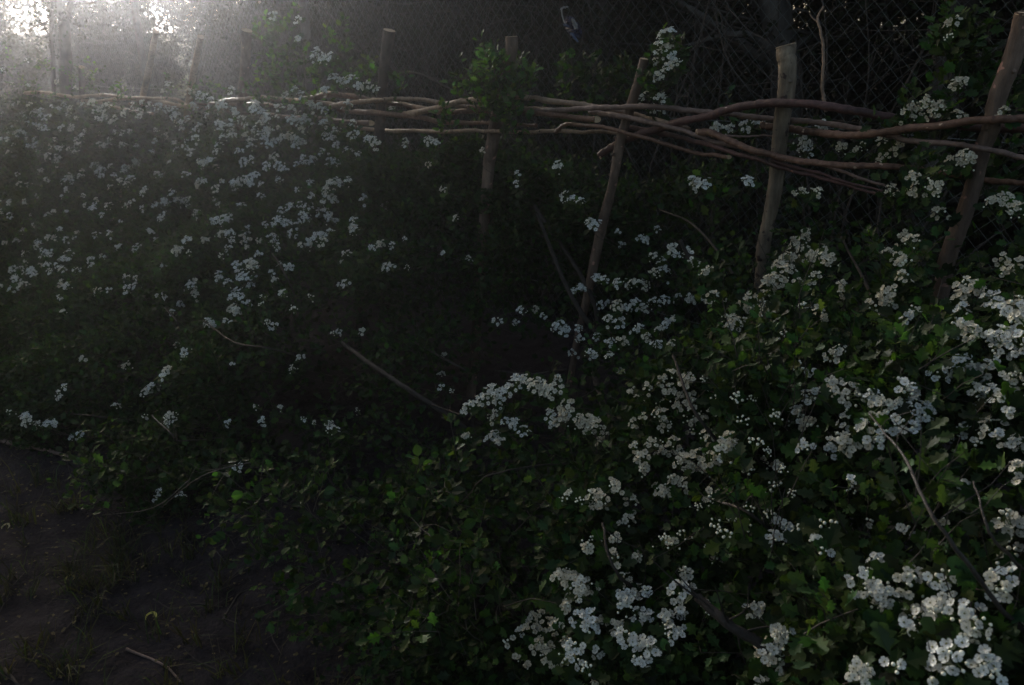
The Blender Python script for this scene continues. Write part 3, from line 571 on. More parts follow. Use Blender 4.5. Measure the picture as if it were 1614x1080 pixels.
# ------------------------------------------------------------------ visible stems (px, py, offset) with radius in metres
STEMS = [([(150,470,.75),(190,500,.9),(230,525,1.0),(265,548,1.05),(330,600,.9)],.013,.011),
 ([(540,540,.7),(580,570,.75),(640,610,.75),(700,648,.7),(770,700,.6)],.010,.012),
 ([(935,590,.25),(945,630,.45),(962,665,.6),(985,710,.7),(1010,760,.7)],.012,.016),
 ([(700,770,.95),(735,820,.9),(770,880,.85),(810,1000,.95),(850,1080,.9)],.013,.022),
 ([(860,720,.45),(880,790,.5),(905,850,.5),(950,950,.6)],.010,.014),
 ([(1100,940,1.3),(1150,980,1.3),(1200,1015,1.28),(1270,1070,1.25)],.010,.012),
 ([(1370,650,1.10),(1430,730,1.28),(1475,820,1.36),(1530,905,1.36),(1600,990,1.3),(1680,1060,1.2)],.0015,.0046),
 ([(320,505,1.05),(370,540,1.12),(420,550,1.1),(465,562,1.0)],.003,.0045),
 ([(60,495,1.05),(100,497,1.08),(140,493,1.0)],.005,.006),
 ([(260,485,1.0),(280,510,1.05),(283,535,1.0)],.005,.005),
 ([(640,530,.45),(690,560,.5),(735,582,.45)],.005,.006),
 ([(780,585,.3),(840,590,.3),(895,582,.2)],.005,.005),
 ([(730,790,1.1),(760,755,1.1),(800,742,1.05),(870,735,.9),(930,738,.8)],.0020,.0030),
 ([(775,875,1.05),(840,810,1.0),(890,760,.95),(920,735,.9)],.0022,.0030),
 ([(840,852,1.0),(870,820,1.0),(895,785,.95)],.0022,.0026),
 ([(950,825,1.15),(955,870,1.2),(975,910,1.2),(1000,930,1.15)],.0035,.004),
 ([(680,940,1.28),(780,940,1.2),(850,942,1.1),(900,950,1.0)],.0022,.003),
 ([(255,800,1.5),(290,770,1.52),(330,745,1.5),(400,725,1.4)],.0018,.0025),
 ([(170,850,1.62),(240,800,1.6),(300,755,1.5)],.0016,.002),
 ([(1535,760,1.25),(1545,810,1.3),(1560,850,1.3),(1600,900,1.25)],.0012,.003),
 ([(590,560,.6),(650,620,.7),(735,655,.75)],.0025,.003),([(430,400,.75),(455,440,.8),(465,465,.78)],.004,.005),
 ([(0,560,1.3),(60,520,1.25),(75,500,1.1)],.002,.003),([(88,555,1.3),(130,530,1.3),(165,498,1.1)],.002,.003),
 ([(90,650,1.52),(140,655,1.5),(190,660,1.4)],.003,.0035),([(240,655,1.45),(270,685,1.45),(285,695,1.4),(350,690,1.2)],.0028,.003),
 ([(1060,560,.85),(1090,640,.95),(1130,700,.95)],.004,.005),([(1130,790,1.05),(1180,810,1.1),(1230,850,1.05)],.003,.004),([(870,650,.7),(920,625,.5),(960,600,.4)],.003,.003),
 ([(1040,330,-.1),(1100,360,.1),(1180,470,.3)],.004,.006),([(1390,300,-.2),(1385,360,0),(1380,440,.3)],.004,.006),([(1320,360,-.2),(1350,420,.2),(1400,520,.5)],.004,.006)]

# ------------------------------------------------------------------ build bushes
BUSH_LABELS = ["hawthorn bush with pale blossom at the right edge beyond the rightmost leaning stake",
 "hawthorn bush thick with white blossom in the lower right foreground, bare stem arching through",
 "hawthorn bush with blossom sprays between the flared topped stake and the thin knotty stake",
 "sparse shaded hawthorn bush with an arching blossom branch beside the dark hollow of the hedge",
 "dark hawthorn bush with few flowers in front of the tall stake with reddish bark",
 "hawthorn bush dotted with small white clusters, thick laid stem low on its face",
 "hawthorn bush full of small blossom below the two thin far stakes",
 "hazy farthest hawthorn bush at the left edge, below the tree with a forked trunk"]
bushes = []
for i, a in enumerate(BUSH_A):
    root = empty("hawthorn_bush", W(a, 0.3, 0.0).tolist()); tag(root, BUSH_LABELS[i], "bush", "hawthorn bushes laid into the hedge")
    bushes.append(root); B = bins[i]
    if B['p']:
        P, Y, Z, S, C, T = (np.concatenate(B[k]) for k in 'pyzsct'); mb = MB()
        for kind, (tv, tf) in enumerate(((LEAF_V, LEAF_F), (RV, RF))):
            mk = T == kind
            if mk.any(): instance(mb, tv, tf, P[mk], frames(Y[mk], Z[mk]), S[mk], 0, C[mk])
        mb.obj("foliage", M_LEAF, root, smooth=False)
    if twigs[i].n: tag(twigs[i].obj("twigs", M_TWIG, root), kind="stuff")
    # rootstock and laid stems inside the hedge
    for k in range(0 if i == 3 else 2):
        b0 = W(a+rng.uniform(-.3,.3), rng.uniform(-.15,.2), -0.03); mb = MB()
        lean = rng.uniform(0.2, 0.9)
        pts = smooth_path([b0, b0+np.array([L2[0]*.15, L2[1]*.15, 0.25]), W(a+0.12*k+lean*.6, 0.1*k, 0.62), W(a+0.12*k+lean*1.1, 0.12*k+.05, 0.98)], 6)
        tube(mb, pts, np.linspace(0.016, 0.006, len(pts)), 9, rough=0.12); mb.obj("stem", M_STEM, root)
for pts, r0, r1 in STEMS:
    P = np.array([on(*q) for q in pts]); P[:, 2] = np.maximum(P[:, 2], 0.01); sp = smooth_path(P, 8)
    sp = sp+np.cumsum(rng.normal(0, 0.0007, sp.shape), 0); mb = MB(); r0 *= 0.75; r1 *= 0.75; tube(mb, sp, np.linspace(r0, r1, len(sp)), 8, rough=0.2)
    for _ in range(len(sp)//4):
        j = random.randrange(1, len(sp)-1); e = sp[j]+rng.normal(0, 0.05, 3)+(sp[0]-sp[-1])*0.08+np.array([0, 0, .03]); q = smooth_path([sp[j], (sp[j]+e)/2+rng.normal(0, .008, 3), e], 4)
        tube(mb, q, np.linspace(min(r0*.35, .0022), .0006, len(q)), 4, caps=False)
    mb.obj("stem", M_STEM if r1 > 0.0026 else M_TWIG, bushes[int(bush_of(P.mean(0)))])
# blossom clusters: parts, up to 95 a bush; the rest joined
order = {i: [] for i in range(len(BUSH_A))}
for p, k, nr in clusters: order[int(bush_of(p))].append((p, k, nr))
for i, lst in order.items():
    root = bushes[i]
    def seen(c):
        x, y, d = proj(c[0]); return -(1 if (0 < x < 1614 and 0 < y < 1080) else 0), d
    lst.sort(key=seen); extra = MB()
    for j, (p, k, nr) in enumerate(lst):
        key = (k, random.randrange(KINDS[k])); q = Vector(nr.tolist()).to_track_quat('Z', 'Y'); ang = random.random()*6.28; s = random.uniform(0.68, 1.0) if i < 4 else random.uniform(0.85, 1.2)
        from mathutils import Matrix
        M = Matrix.Translation(Vector(p.tolist()))@q.to_matrix().to_4x4()@Matrix.Rotation(ang, 4, 'Z')@Matrix.Scale(s, 4)
        if j < 94:
            o = bpy.data.objects.new("blossom_cluster", PROTO[key]); COL.objects.link(o); o.parent = root
            o.matrix_basis = Matrix.Translation(-root.location)@M
        else:
            src = CLB[key]; R = np.array(M)[:3, :3]; t = np.array(M)[:3, 3]; n0 = extra.n
            for vv, cc in zip(src.v, src.c): extra.v.append((vv@R.T+t).astype(np.float32)); extra.c.append(cc); 
            for ff, mm in zip(src.f, src.m): extra.f.append(ff+n0); extra.m.append(mm)
            extra.n += src.n
    if extra.n: tag(extra.obj("blossom", FM, root), kind='stuff')

# ------------------------------------------------------------------ stakes
def stake(pts, base_px, mat, label, knots=(), top_tilt=(0, 0), flare=1.0, z0=None):
    """pts: (px, py, radius px) from top to lowest seen; runs on down into the soil"""
    P = np.array([on(x, y, 0.0) for x, y, r in pts]); R = np.array([r*depth(p)/FPX for (x, y, r), p in zip(pts, P)])
    d = P[-1]-P[-2]; d /= np.linalg.norm(d); k = (P[-1][2]+0.05)/max(-d[2], 0.3)
    P = np.vstack([P, P[-1]+d*k]); R = np.append(R, R[-1]*0.95)
    base = P[-1].copy(); base[2] = 0
    root = empty("hedge_stake", base.tolist()); tag(root, label, "stake", "stakes driven along the hedge")
    path = smooth_path(np.column_stack([P, R]), 9); R = path[:, 3]; P = path[:, :3]
    P = P+(np.sin(np.arange(len(P))*0.21+P[0,0]*9)*0.0022)[:, None]*np.array([1.0, .3, 0])
    mb = MB(); tube(mb, P[::-1], R[::-1], 16, rough=0.10, caps=False)
    for ky, kr in knots:       # knots and stubs of cut side shoots
        j = int(np.argmin([abs(proj(p)[1]-ky) for p in P])); side = rng.normal(0, 1, 3); side[2] = 0.5; side += np.array([N2[0], N2[1], 0])*1.2; side /= np.linalg.norm(side)
        tube(mb, [P[j], P[j]+side*R[j]*0.9, P[j]+side*(R[j]+kr)], [R[j]*0.5, R[j]*0.36, R[j]*0.25], 7, rough=0.2)
    mb.obj("shaft", mat, root)
    up = P[0]-P[7]; up /= np.linalg.norm(up); t = np.array([1, 0, 0])-up*up[0]; t /= np.linalg.norm(t); b = np.cross(up, t)
    th = np.linspace(0, 2*np.pi, 18, endpoint=False); cap = MB()
    ring = P[0]+up*0.0006+R[0]*1.01*(np.cos(th)[:, None]*t+np.sin(th)[:, None]*b)
    ring2 = P[0]+up*0.0012+up*(rng.normal(0, 0.0004, (18, 1)))+R[0]*1.0*(np.cos(th)[:, None]*t+np.sin(th)[:, None]*b)
    f = np.array([(i, (i+1) % 18, 18+(i+1) % 18, 18+i) for i in range(18)]); cap.add(np.vstack([ring-up*0.0006, ring2]), f)
    cap.add(np.vstack([P[0]+up*0.0013, ring2]), np.array([(0, 1+i, 1+(i+1) % 18) for i in range(18)]))
    cap.obj("cut_top", M_CUT, root, smooth=False); return root
stake([(1616,22,14),(1612,33,14),(1592,100,14),(1574,150,13.5),(1563,200,13),(1546,240,12.5),(1526,320,12.5),(1497,400,13),(1489,430,12),(1478,480,12)], None, M_STAKE_RED,
      "brown stake leaning out to the right at the right edge of the photo", knots=((205, .004), (120, .005)))
stake([(1238,73,15.6),(1238.5,78,15.0),(1239.5,88,14.3),(1241,100,14),(1238,150,13.5),(1233,190,12.5),(1228,240,11.5),(1220,300,11.5),(1209,360,10),(1203,400,11),(1196,460,9)], None, M_STAKE,
      "thick grey brown stake with a flared sawn top behind the fattest dark rod", knots=((132, .003), (385, .003)))
stake([(1016,93,6.2),(1009,120,7),(999,150,8),(984,200,7.5),(976,235,8),(967,280,7),(955,330,8),(949,360,8),(935,420,7.5),(922,480,6.5),(912,530,6),(899,600,5)], None, M_STAKE_RED,
      "long thin knotty stake leaning right, visible far down into the dark hollow", knots=((224, .010), (243, .012), (258, .006), (282, .008), (330, .005)))
stake([(806,58,9.5),(805,80,10),(795,140,10),(782,190,10),(777,215,10),(772,250,10),(768,300,9)], None, M_STAKE_RED, "stake half hidden by a dense leafy hawthorn shoot, only its pale top showing")
stake([(613,48,9.5),(607,100,9),(603,150,8),(598,200,8.5),(594,240,8)], None, M_STAKE_DARK, "tall upright dark reddish stake with a flat top")
stake([(390,48,8),(386,100,7.5),(381,160,7.5)], None, M_STAKE_RED, "hazy brown stake nearest to the pale fence post", )
stake([(316,58,4.8),(308,100,5.0),(299,158,5.2)], None, M_ROD_TAN, "thin pale stake tilted right, rising behind a blossom cluster in the haze")
stake([(246,50,4.4),(236,105,4.8),(224,158,4.8)], None, M_ROD_TAN, "slim pale stake tilted right above the pale woven rods, leftmost clear stake")
stake([(129,106,4.5),(129,130,4.5),(129,150,4.5)], None, M_TRUNK, "short dark stump of a stake beside the forked tree trunk in the haze")

# ------------------------------------------------------------------ woven binding rods
F, Bk, C0 = 0.034, -0.034, 0.0
def rod(pts, r0, r1, mat, label, ends=(False, False), knots=0):
    P = np.array([on(x, y, o) for x, y, o in pts])
    R = np.linspace(r0, r1, len(P))*np.array([depth(p) for p in P])/FPX
    path = smooth_path(np.column_stack([P, R]), 10); P, R = path[:, :3], path[:, 3]
    R = R*0.90*(1+0.05*np.sin(np.arange(len(R))*0.37+len(R))+0.05*np.sin(np.arange(len(R))*1.13+2*len(R))+0.09*(rng.random(len(R)) < 0.07)); P = P+np.cumsum(rng.normal(0, 0.0006, P.shape), 0)
    mid = P[len(P)//2]; root = empty("binding_rod", mid.tolist()); tag(root, label, "rod", "rods woven between the hedge stakes")
    mb = MB(); tube(mb, P, R, 12, rough=0.07)
    for _ in range(knots):
        j = random.randrange(4, len(P)-4); s = rng.normal(0, 1, 3)+np.array([N2[0], N2[1], 0.6]); s /= np.linalg.norm(s)
        tube(mb, [P[j]+s*R[j]*0.5, P[j]+s*R[j]*1.25], [R[j]*0.4, R[j]*0.22], 6, rough=0.2)
    mb.obj("bark", mat, root)
    for e, flag in ((0, ends[0]), (-1, ends[1])):
        if flag:
            d = P[0]-P[1] if e == 0 else P[-1]-P[-2]; d /= np.linalg.norm(d)
            nn = d+np.array([N2[0], N2[1], 0])*0.9; nn /= np.linalg.norm(nn)     # slanting billhook cut
            t = np.cross(nn, [0, 0, 1.0]); t /= np.linalg.norm(t); b = np.cross(nn, t); th = np.linspace(0, 2*np.pi, 12, endpoint=False)
            c = MB(); ctr = P[e]+d*R[e]*0.5
            top = ctr+R[e]*(1.35*np.cos(th)[:, None]*t+0.97*np.sin(th)[:, None]*b); low = P[e]-d*R[e]*0.3+R[e]*1.02*(np.cos(th)[:, None]*t+np.sin(th)[:, None]*b)*0.95
            c.add(np.vstack([low, top]), np.array([(i, (i+1) % 12, 12+(i+1) % 12, 12+i) for i in range(12)]))
            c.add(np.vstack([ctr+nn*0.0005, top]), np.array([(0, 1+i, 1+(i+1) % 12) for i in range(12)]))
            c.obj("cut_end", M_CUT, root, smooth=False)
    return root
rod([(946,245,Bk),(965,233,Bk),(985,223,Bk),(1010,213,0),(1042,205,0),(1068,197,.03),(1112,190,.04),(1135,183,.045),(1160,176,.045),(1190,172,.045),(1228,171,.05),(1280,173,.045),(1330,181,.03),(1380,190,0),(1414,194,-.02),(1464,198,-.035),(1520,205,-.045),(1572,210,-.045),(1620,212,-.04),(1680,214,0)],
    6.5, 8, M_ROD_DARK, "fattest dark purple brown rod arching over the flared topped stake", (True, False), 3)
rod([(1202,197,Bk),(1213,199,Bk),(1235,201,Bk),(1255,204,-.03),(1280,208,-.02),(1313,212,0),(1347,212,.015),(1380,208,.03),(1414,204,.035),(1464,198,.045),(1514,193,.045),(1556,190,.045),(1581,189,.04),(1614,189,.02),(1680,192,0)],
    6.2, 7, M_ROD_RED, "shiny reddish rod with pale flecks crossing in front of the rightmost leaning stake", (True, False), 3)
rod([(812,176,0),(835,173,.0),(862,172,.01),(900,170,.03),(945,167,.035),(971,165,.035),(1010,163,.03),(1035,163,.02),(1080,168,0),(1112,171,-.01),(1150,173,-.02),(1190,177,-.03),(1235,181,-.035),(1270,184,-.03),(1305,189,-.03),(1372,200,-.02),(1410,209,0),(1439,216,.02),(1481,220,.03),(1531,227,.035),(1547,231,.035),(1581,237,.02),(1614,243,0),(1670,250,-.02)],
    4.6, 5, M_ROD_GREY, "long grey rod, topmost in front of the thin knotty stake", (False, False), 4)
rod([(637,180,.01),(650,178,.02),(688,169,.03),(720,160,.035),(739,157,.035),(770,153,.04),(800,151,.035),(835,154,.02),(862,158,.01),(900,163,.0),(935,168,-.02),(960,172,-.02),(984,177,-.035),(999,181,-.03),(1022,187,-.01),(1048,195,0),(1075,203,.0)],
    5.2, 4.6, M_ROD_TAN, "light tan rod running into the dense leafy shoot from the left", (True, False), 3)
rod([(1100,208,.03),(1127,211,.03),(1144,219,.03),(1164,228,.03),(1190,237,.035),(1215,243,.04),(1228,247,.04),(1260,254,.035),(1280,256,.03),(1330,262,.015),(1363,263,.0),(1397,264,-.01),(1427,267,-.02),(1464,273,-.03),(1506,280,-.035),(1524,283,-.035),(1564,291,-.035),(1614,293,0),(1660,294,0)],
    6, 5, M_ROD_RED, "reddish rod passing low in front of the flared topped stake, orange at its left end", (True, False), 4)
rod([(930,175,-.02),(942,178,0),(971,183,.03),(994,188,.035),(1016,193,.035),(1048,200,.04),(1080,208,.035),(1092,212,.03),(1118,220,.015),(1138,226,.0),(1175,234,-.02),(1225,243,-.035),(1270,252,-.03),(1330,270,-.01),(1363,283,0),(1405,297,0)],
    5, 2.4, M_ROD_GREY, "grey brown rod crossing second from top over the thin knotty stake", (False, False), 3)
rod([(985,200,-.035),(1020,205,-.03),(1060,213,-.01),(1099,224,.0),(1138,236,.015),(1177,249,.03),(1203,257,.035),(1228,265,.035),(1260,275,.02),(1280,280,.01),(1330,292,0),(1363,302,0),(1392,309,0)],
    4.8, 2.6, M_ROD_DARK, "slender dark rod tapering to a point low on the right of the flared topped stake", (False, False), 3)
rod([(1215,252,.03),(1245,262,.02),(1297,273,0),(1330,283,0),(1392,298,0)], 3, 2, M_ROD_DARK, "thin dark rod end in the middle of the three tapering tips")
rod([(690,177,-.02),(715,177,-.03),(739,176,-.03),(783,177,-.036),(832,178,0),(862,182,.02),(880,184,.03),(912,188,.03),(938,190,.035)],
    4.6, 5, M_ROD_RED, "reddish rod ending in a pale oval cut just left of the thin knotty stake", (False, True), 2)
rod([(535,172,0),(559,176,.03),(591,177,.035),(617,180,.03),(643,183,.02),(672,187,0),(700,193,-.02),(740,194,-.035),(769,195,-.036),(810,197,-.02),(850,200,0)],
    5, 3.2, M_ROD_RED, "wine red rod crossing in front of the tall reddish stake below the tan rod", (False, False), 2)
rod([(545,198,0),(559,202,-.01),(574,203,-.02),(600,206,-.033),(610,208,-.03),(650,208,0),(688,209,.02),(720,209,.03),(739,208,.033),(765,209,.038),(784,209,.035),(830,211,.015),(862,210,0),(900,211,-.01),(919,211,-.02),(945,210,-.035),(985,214,-.035)],
    3.6, 3.2, M_ROD_TAN, "lowest thin rod, orange where it passes under the leafy shoot", (False, False), 3)
rod([(877,209,0),(882,203,0),(893,198,.01),(912,200,.02),(938,202,.03),(958,206,.035),(984,213,.036),(997,216,.036),(1022,221,.03),(1048,228,.02),(1080,236,.01),(1108,244,0),(1125,246,0),(1152,249,0)],
    3.4, 3.4, M_ROD_RED, "crooked reddish stick with pale cut side stubs, lowest across the thin knotty stake", (False, True), 6)
rod([(1125,211,0),(1143,213,0),(1170,215,-.02),(1196,214.5,-.03),(1218,214,-.034),(1245,213,-.034)], 1.9, 1.7, M_ROD_GREY, "thin pale grey stick ending behind the flared topped stake")
rod([(480,157,0),(486,155,.01),(503,152,.015),(524,149,.015),(552,151,0),(578,156,-.02),(600,159,-.036),(617,161.5,-.03),(637,163,-.02),(656,167,-.01),(675,170,0),(700,175,.0)],
    5.2, 4.2, M_ROD_RED, "rod humped above the others just left of the tall reddish stake", (True, False), 2)
rod([(521,168,.02),(544,163,.025),(560,160,.03),(578,158,.035),(604,155.6,.038),(624,154,.035),(650,154,.03),(675,155.6,.02),(701,160,0),(730,165,-.02),(775,167,-.036),(812,167,-.01),(849,170,0),(880,174,.0)],
    4.2, 3.0, M_ROD_TAN, "pale tan rod bowing over the front of the tall reddish stake", (True, False), 2)
rod([(345,163,.02),(360,160,.03),(381,158,.034),(404,156,.02),(422,157,0),(450,159,-.02),(486,162,0),(520,165,0),(550,170,0)], 4.8, 4.0, M_ROD_TAN, "hazy rod passing in front of the stake nearest the fence post", (False, False))
rod([(40,147,0),(65,146,.01),(95,150,.02),(120,153,.02),(142,151,.02),(157,150,.02),(174,151,.01),(196,154,0),(225,158,-.034),(263,163,0),(283,167,.02),(300,168,.034),(330,172,0)], 3.0, 3.2, M_ROD_TAN, "farthest rod, starting at the left among hazy leaves", (False, False))
rod([(140,163,0),(157,160,0),(174,158,.01),(202,155.5,.03),(225,155,.034),(243,156,.034),(275,156.5,.0),(284,160,-.01),(297,167,-.034),(330,172,0),(370,174,0)], 3.2, 3.0, M_ROD_TAN, "hazy pale rod crossing in front of the leftmost clear stake", (False, False))
rod([(130,158,0),(155,161,0),(174,166,0),(188,170,0),(205,174,0),(240,178,-.03)], 3.0, 2.4, M_ROD_TAN, "hazy rod slanting down into leaves at the left", (False, False))
rod([(205,164,0),(224,164,-.034),(263,169,0),(284,167,.01),(299,166,.034),(320,164,0),(345,165,0),(386,166,-.034),(404,165.5,0),(440,170,0)], 3.0, 3.0, M_ROD_RED, "dim reddish rod under the pale ones between the two thin far stakes", (False, False))
rod([(340,177,0),(367,177.5,0),(408,178,0),(450,184,0),(500,186,0),(540,192,0),(582,194,-.01)], 2.0, 4.4, M_ROD_GREY, "rod ending in a broad pale chip left of the tall reddish stake", (False, True))
# shoot springing up from the fat rod
def twig_thing(name, pts, r0, r1, mat, label, cat, smooth_n=8, side=()):
    P = np.array([on(*q) for q in pts]); sp = smooth_path(P, smooth_n); root = empty(name, P[0].tolist()); tag(root, label, cat)
    mb = MB(); tube(mb, sp+rng.normal(0, 0.0007, sp.shape), np.linspace(r0, r1, len(sp)), 8, rough=0.12); mb.obj("branch", mat, root)
    for s in side:
        Q = smooth_path(np.array([on(*q) for q in s]), 6); mb = MB(); tube(mb, Q, np.linspace(r1*0.9, r1*0.4, len(Q)), 6, rough=0.1); mb.obj("side_twig", mat, root)
twig_thing("upright_shoot", [(1302,176,-.04),(1299,160,-.05),(1296,135,-.06),(1298,100,-.07),(1297,70,-.08),(1292,45,-.09),(1289,28,-.1),(1298,10,-.12)], .0052, .0030, M_ROD_TAN,
   "thin bare crooked shoot standing up from behind the fattest rod", "shoot", side=([(1289,34,-.1),(1282,30,-.1),(1276,22,-.1)],))

# ------------------------------------------------------------------ chain link fence behind the hedge
FO = -0.95; fence = empty("wire_fence", W(3.0, FO, 0).tolist()); tag(fence, "green grey chain link fence running behind the whole hedge", "fence")
def wires():
    mb = MB(); pitch = 0.068; cell = 0.034; A0, A1, H = -3.2, 11.0, 2.5
    nz_ = int(H/cell); h = np.arange(nz_+1)*cell+0.02; r = 0.0014
    for i, a in enumerate(np.arange(A0, A1, pitch)):
        zig = np.where(np.arange(nz_+1) % 2 == 0, 0.0, pitch/2*1.04)*(1 if i % 2 == 0 else 1)
        wob = 0.004*np.sin(h*3+i*0.7)
        P = W(a+zig+wob, FO+0.003*np.where(np.arange(nz_+1) % 2 == 0, 1, -1)+0.02*np.sin(a*1.7+h*2), h)
        tube(mb, P, r if a < 6 else 0.0016, 3, caps=False)
        zig2 = np.where(np.arange(nz_+1) % 2 == 0, 0.0, -pitch/2*1.04)
        P = W(a+zig2+wob, FO+0.003*np.where(np.arange(nz_+1) % 2 == 0, -1, 1)+0.02*np.sin(a*1.7+h*2), h)
        tube(mb, P, r if a < 6 else 0.0016, 3, caps=False)
    return mb
wires().obj("wire_mesh", M_WIRE, fence)
for hh in (0.3, 1.25, 2.45):
    mb = MB(); aa = np.linspace(-3.2, 11, 120); tube(mb, W(aa, FO+0.008+0.02*np.sin(aa*1.7+hh*2), hh+0.01*np.sin(aa*2)), 0.0017, 4); mb.obj("line_wire", M_WIRE, fence)
for a in (-3.0, 4.45, 7.9, 10.9):
    mb = MB(); tube(mb, W([a]*6, [FO-0.04]*6, np.linspace(-0.1, 2.6, 6)), 0.036, 14, rough=0.05); mb.obj("fence_post", M_POST, fence)

# ------------------------------------------------------------------ woodland behind the fence
def branches(mb, base, top, r0, n, spread, rs, sub=3, lev=0):
    """trunk with limbs, returns limb tips"""
    n_ = 9; t = np.linspace(0, 1, n_)[:, None]; path = base+(top-base)*t+np.cumsum(rs.normal(0, 0.03*np.linalg.norm(top-base)/3, (n_, 3))*[1, 1, 0.2], 0)
    tube(mb, path, np.linspace(r0, r0*0.35, n_), 9, rough=0.15); tips = [path[-1]]
    for i in range(n):
        f = rs.uniform(0.2, 0.98); j = int(f*(n_-1)); p = path[j]; a = rs.random()*6.28
        e = p+np.array([math.cos(a)*spread, math.sin(a)*spread, spread*rs.uniform(0.1, 0.9)])*rs.uniform(0.5, 1.1)
        mid = (p+e)/2+rs.normal(0, 0.08, 3); q = smooth_path([p, mid, e], 4); tube(mb, q, np.linspace(r0*0.35, r0*0.08, len(q)), 5, caps=False); tips.append(e)
        for _ in range(sub):
            s = q[rs.integers(3, len(q))]; e2 = s+rs.normal(0, 0.35, 3)*spread*0.8+np.array([0, 0, 0.1]); q2 = smooth_path([s, (s+e2)/2+rs.normal(0, 0.04, 3), e2], 3)
            tube(mb, q2, np.linspace(r0*0.12, r0*0.03, len(q2)), 4, caps=False); tips.append(e2)
    return tips
def tree_proto(seed, height, spread, nl, leaf, low=0.1):
    rs = np.random.default_rng(seed); tb = MB(); base = np.array([0, 0, -0.1]); top = np.array([rs.normal(0, .2), rs.normal(0, .2), height*0.9])
    tips = branches(tb, base, top, 0.035+0.012*height, 26, spread, rs)
    tips = np.array(tips); tips = tips[tips[:, 2] > low*height] if low else tips
    # clumps round the tips plus clumps on the way in
    cl = np.vstack([tips, tips*np.array([0.6, 0.6, 1.0])+rs.normal(0, 0.15, tips.shape)])
    k = rs.integers(0, len(cl), nl); rad = rs.uniform(0.12, 0.38, len(cl))
    P = cl[k]+rs.normal(0, 1, (nl, 3))*rad[k][:, None]*0.62; P[:, 2] = np.maximum(P[:, 2], 0.02)
    Y = rs.normal(0, 1, (nl, 3))+np.array([0, 0, -0.2]); Z = rs.normal(0, 0.7, (nl, 3))+np.array([0, 0, 0.8])
    shade = rs.uniform(0.6, 1.4, len(cl))[k]
    C = np.stack([0.8+0.4*rs.random(nl), 0.8+0.4*rs.random(nl), 0.8+0.4*rs.random(nl)], -1)*shade[:, None]
    cr = MB(); instance(cr, CV, CF, P, frames(Y, Z), rs.uniform(leaf*0.6, leaf*1.2, nl), 0, C)
    return tb.mesh("trunk", [M_TRUNK]), cr.mesh("crown", [M_WOOD], False)
PT = [tree_proto(31, 5.5, 1.1, 17000, 0.062, 0), tree_proto(32, 6.5, 1.3, 19000, 0.065, 0), tree_proto(33, 4.2, 1.0, 15000, 0.055, 0), tree_proto(34, 3.2, 0.9, 12000, 0.05, 0), tree_proto(35, 5.8, 1.2, 7500, 0.060, 0)]
PF = [tree_proto(41, 8.0, 2.0, 15000, 0.13, 0), tree_proto(42, 6.0, 2.2, 14000, 0.13, 0), tree_proto(43, 8.0, 2.0, 7500, 0.12, 0)]
def tree(px=None, a=0, o=0, xy=None, proto=0, rot=0, s=1.0, label='', group=None, bank=PT, name="tree"):
    if xy is None: w = W(a, o, 0); xy = (w[0], w[1])
    z = float(ground_z(np.array(xy[0]), np.array(xy[1]))) if False else 0.0
    z = float(ground_z(np.float64(xy[0]), np.float64(xy[1])))-0.05
    root = empty(name, (xy[0], xy[1], z)); root.rotation_euler = (0, 0, rot); root.scale = (s, s, s); tag(root, label, "tree", group)
    for nm, me in zip(("trunk", "crown"), bank[proto]):
        ob = bpy.data.objects.new(nm, me); COL.objects.link(ob); ob.parent = root
    return root
G1 = "dark trees close behind the wire fence"; LT = "dark leafy tree merging with its neighbours close behind the wire fence"
near = [(-2.4,-3.1),(-1.2,-3.4),(-0.3,-3.0),(0.7,-3.3),(1.6,-3.0),(2.5,-3.4),(3.4,-3.2),(-1.8,-4.8),(-0.6,-5.0),(0.9,-4.9),(2.0,-4.8),(3.2,-5.2),(-3.6,-3.9),(0.1,-6.6),(1.6,-6.8),(-1.6,-6.6),(4.6,-3.3),(5.8,-3.5),(7.0,-3.3),(8.3,-3.5),(9.7,-3.4),(11.3,-3.6),(5.2,-7.2),(7.6,-7.4),(10.2,-5.6),(4.1,-2.4),(2.8,-2.3),(3.6,-3.0),(4.9,-2.7),(5.7,-2.6),(6.4,-2.7),(7.7,-2.6)]  # last entries are trees added to block low sun from the growth behind the fence
for i, (a, o) in enumerate(near):
    tree(a=a, o=o, proto=[4, 2, 4, 4, 4, 0, 2, 4, 4, 4, 4, 1, 1, 4, 4, 4, 4, 2, 1, 2, 0, 2, 1, 0, 1, 3, 3, 0, 0, 2, 2, 2][i], rot=i*1.7, s=[1, 1.1, .95, 1.15, 1.2, 1, .95, 1.1, 1, 1.15, 1, 1.1, 1, 1.2, 1.2, 1.2, .95, 1.05, .9, 1.1, .85, .9, 1, 1, 1, .95, .9, .85, 1.0, 1.05, .85, .8][i], label=LT, group=G1)
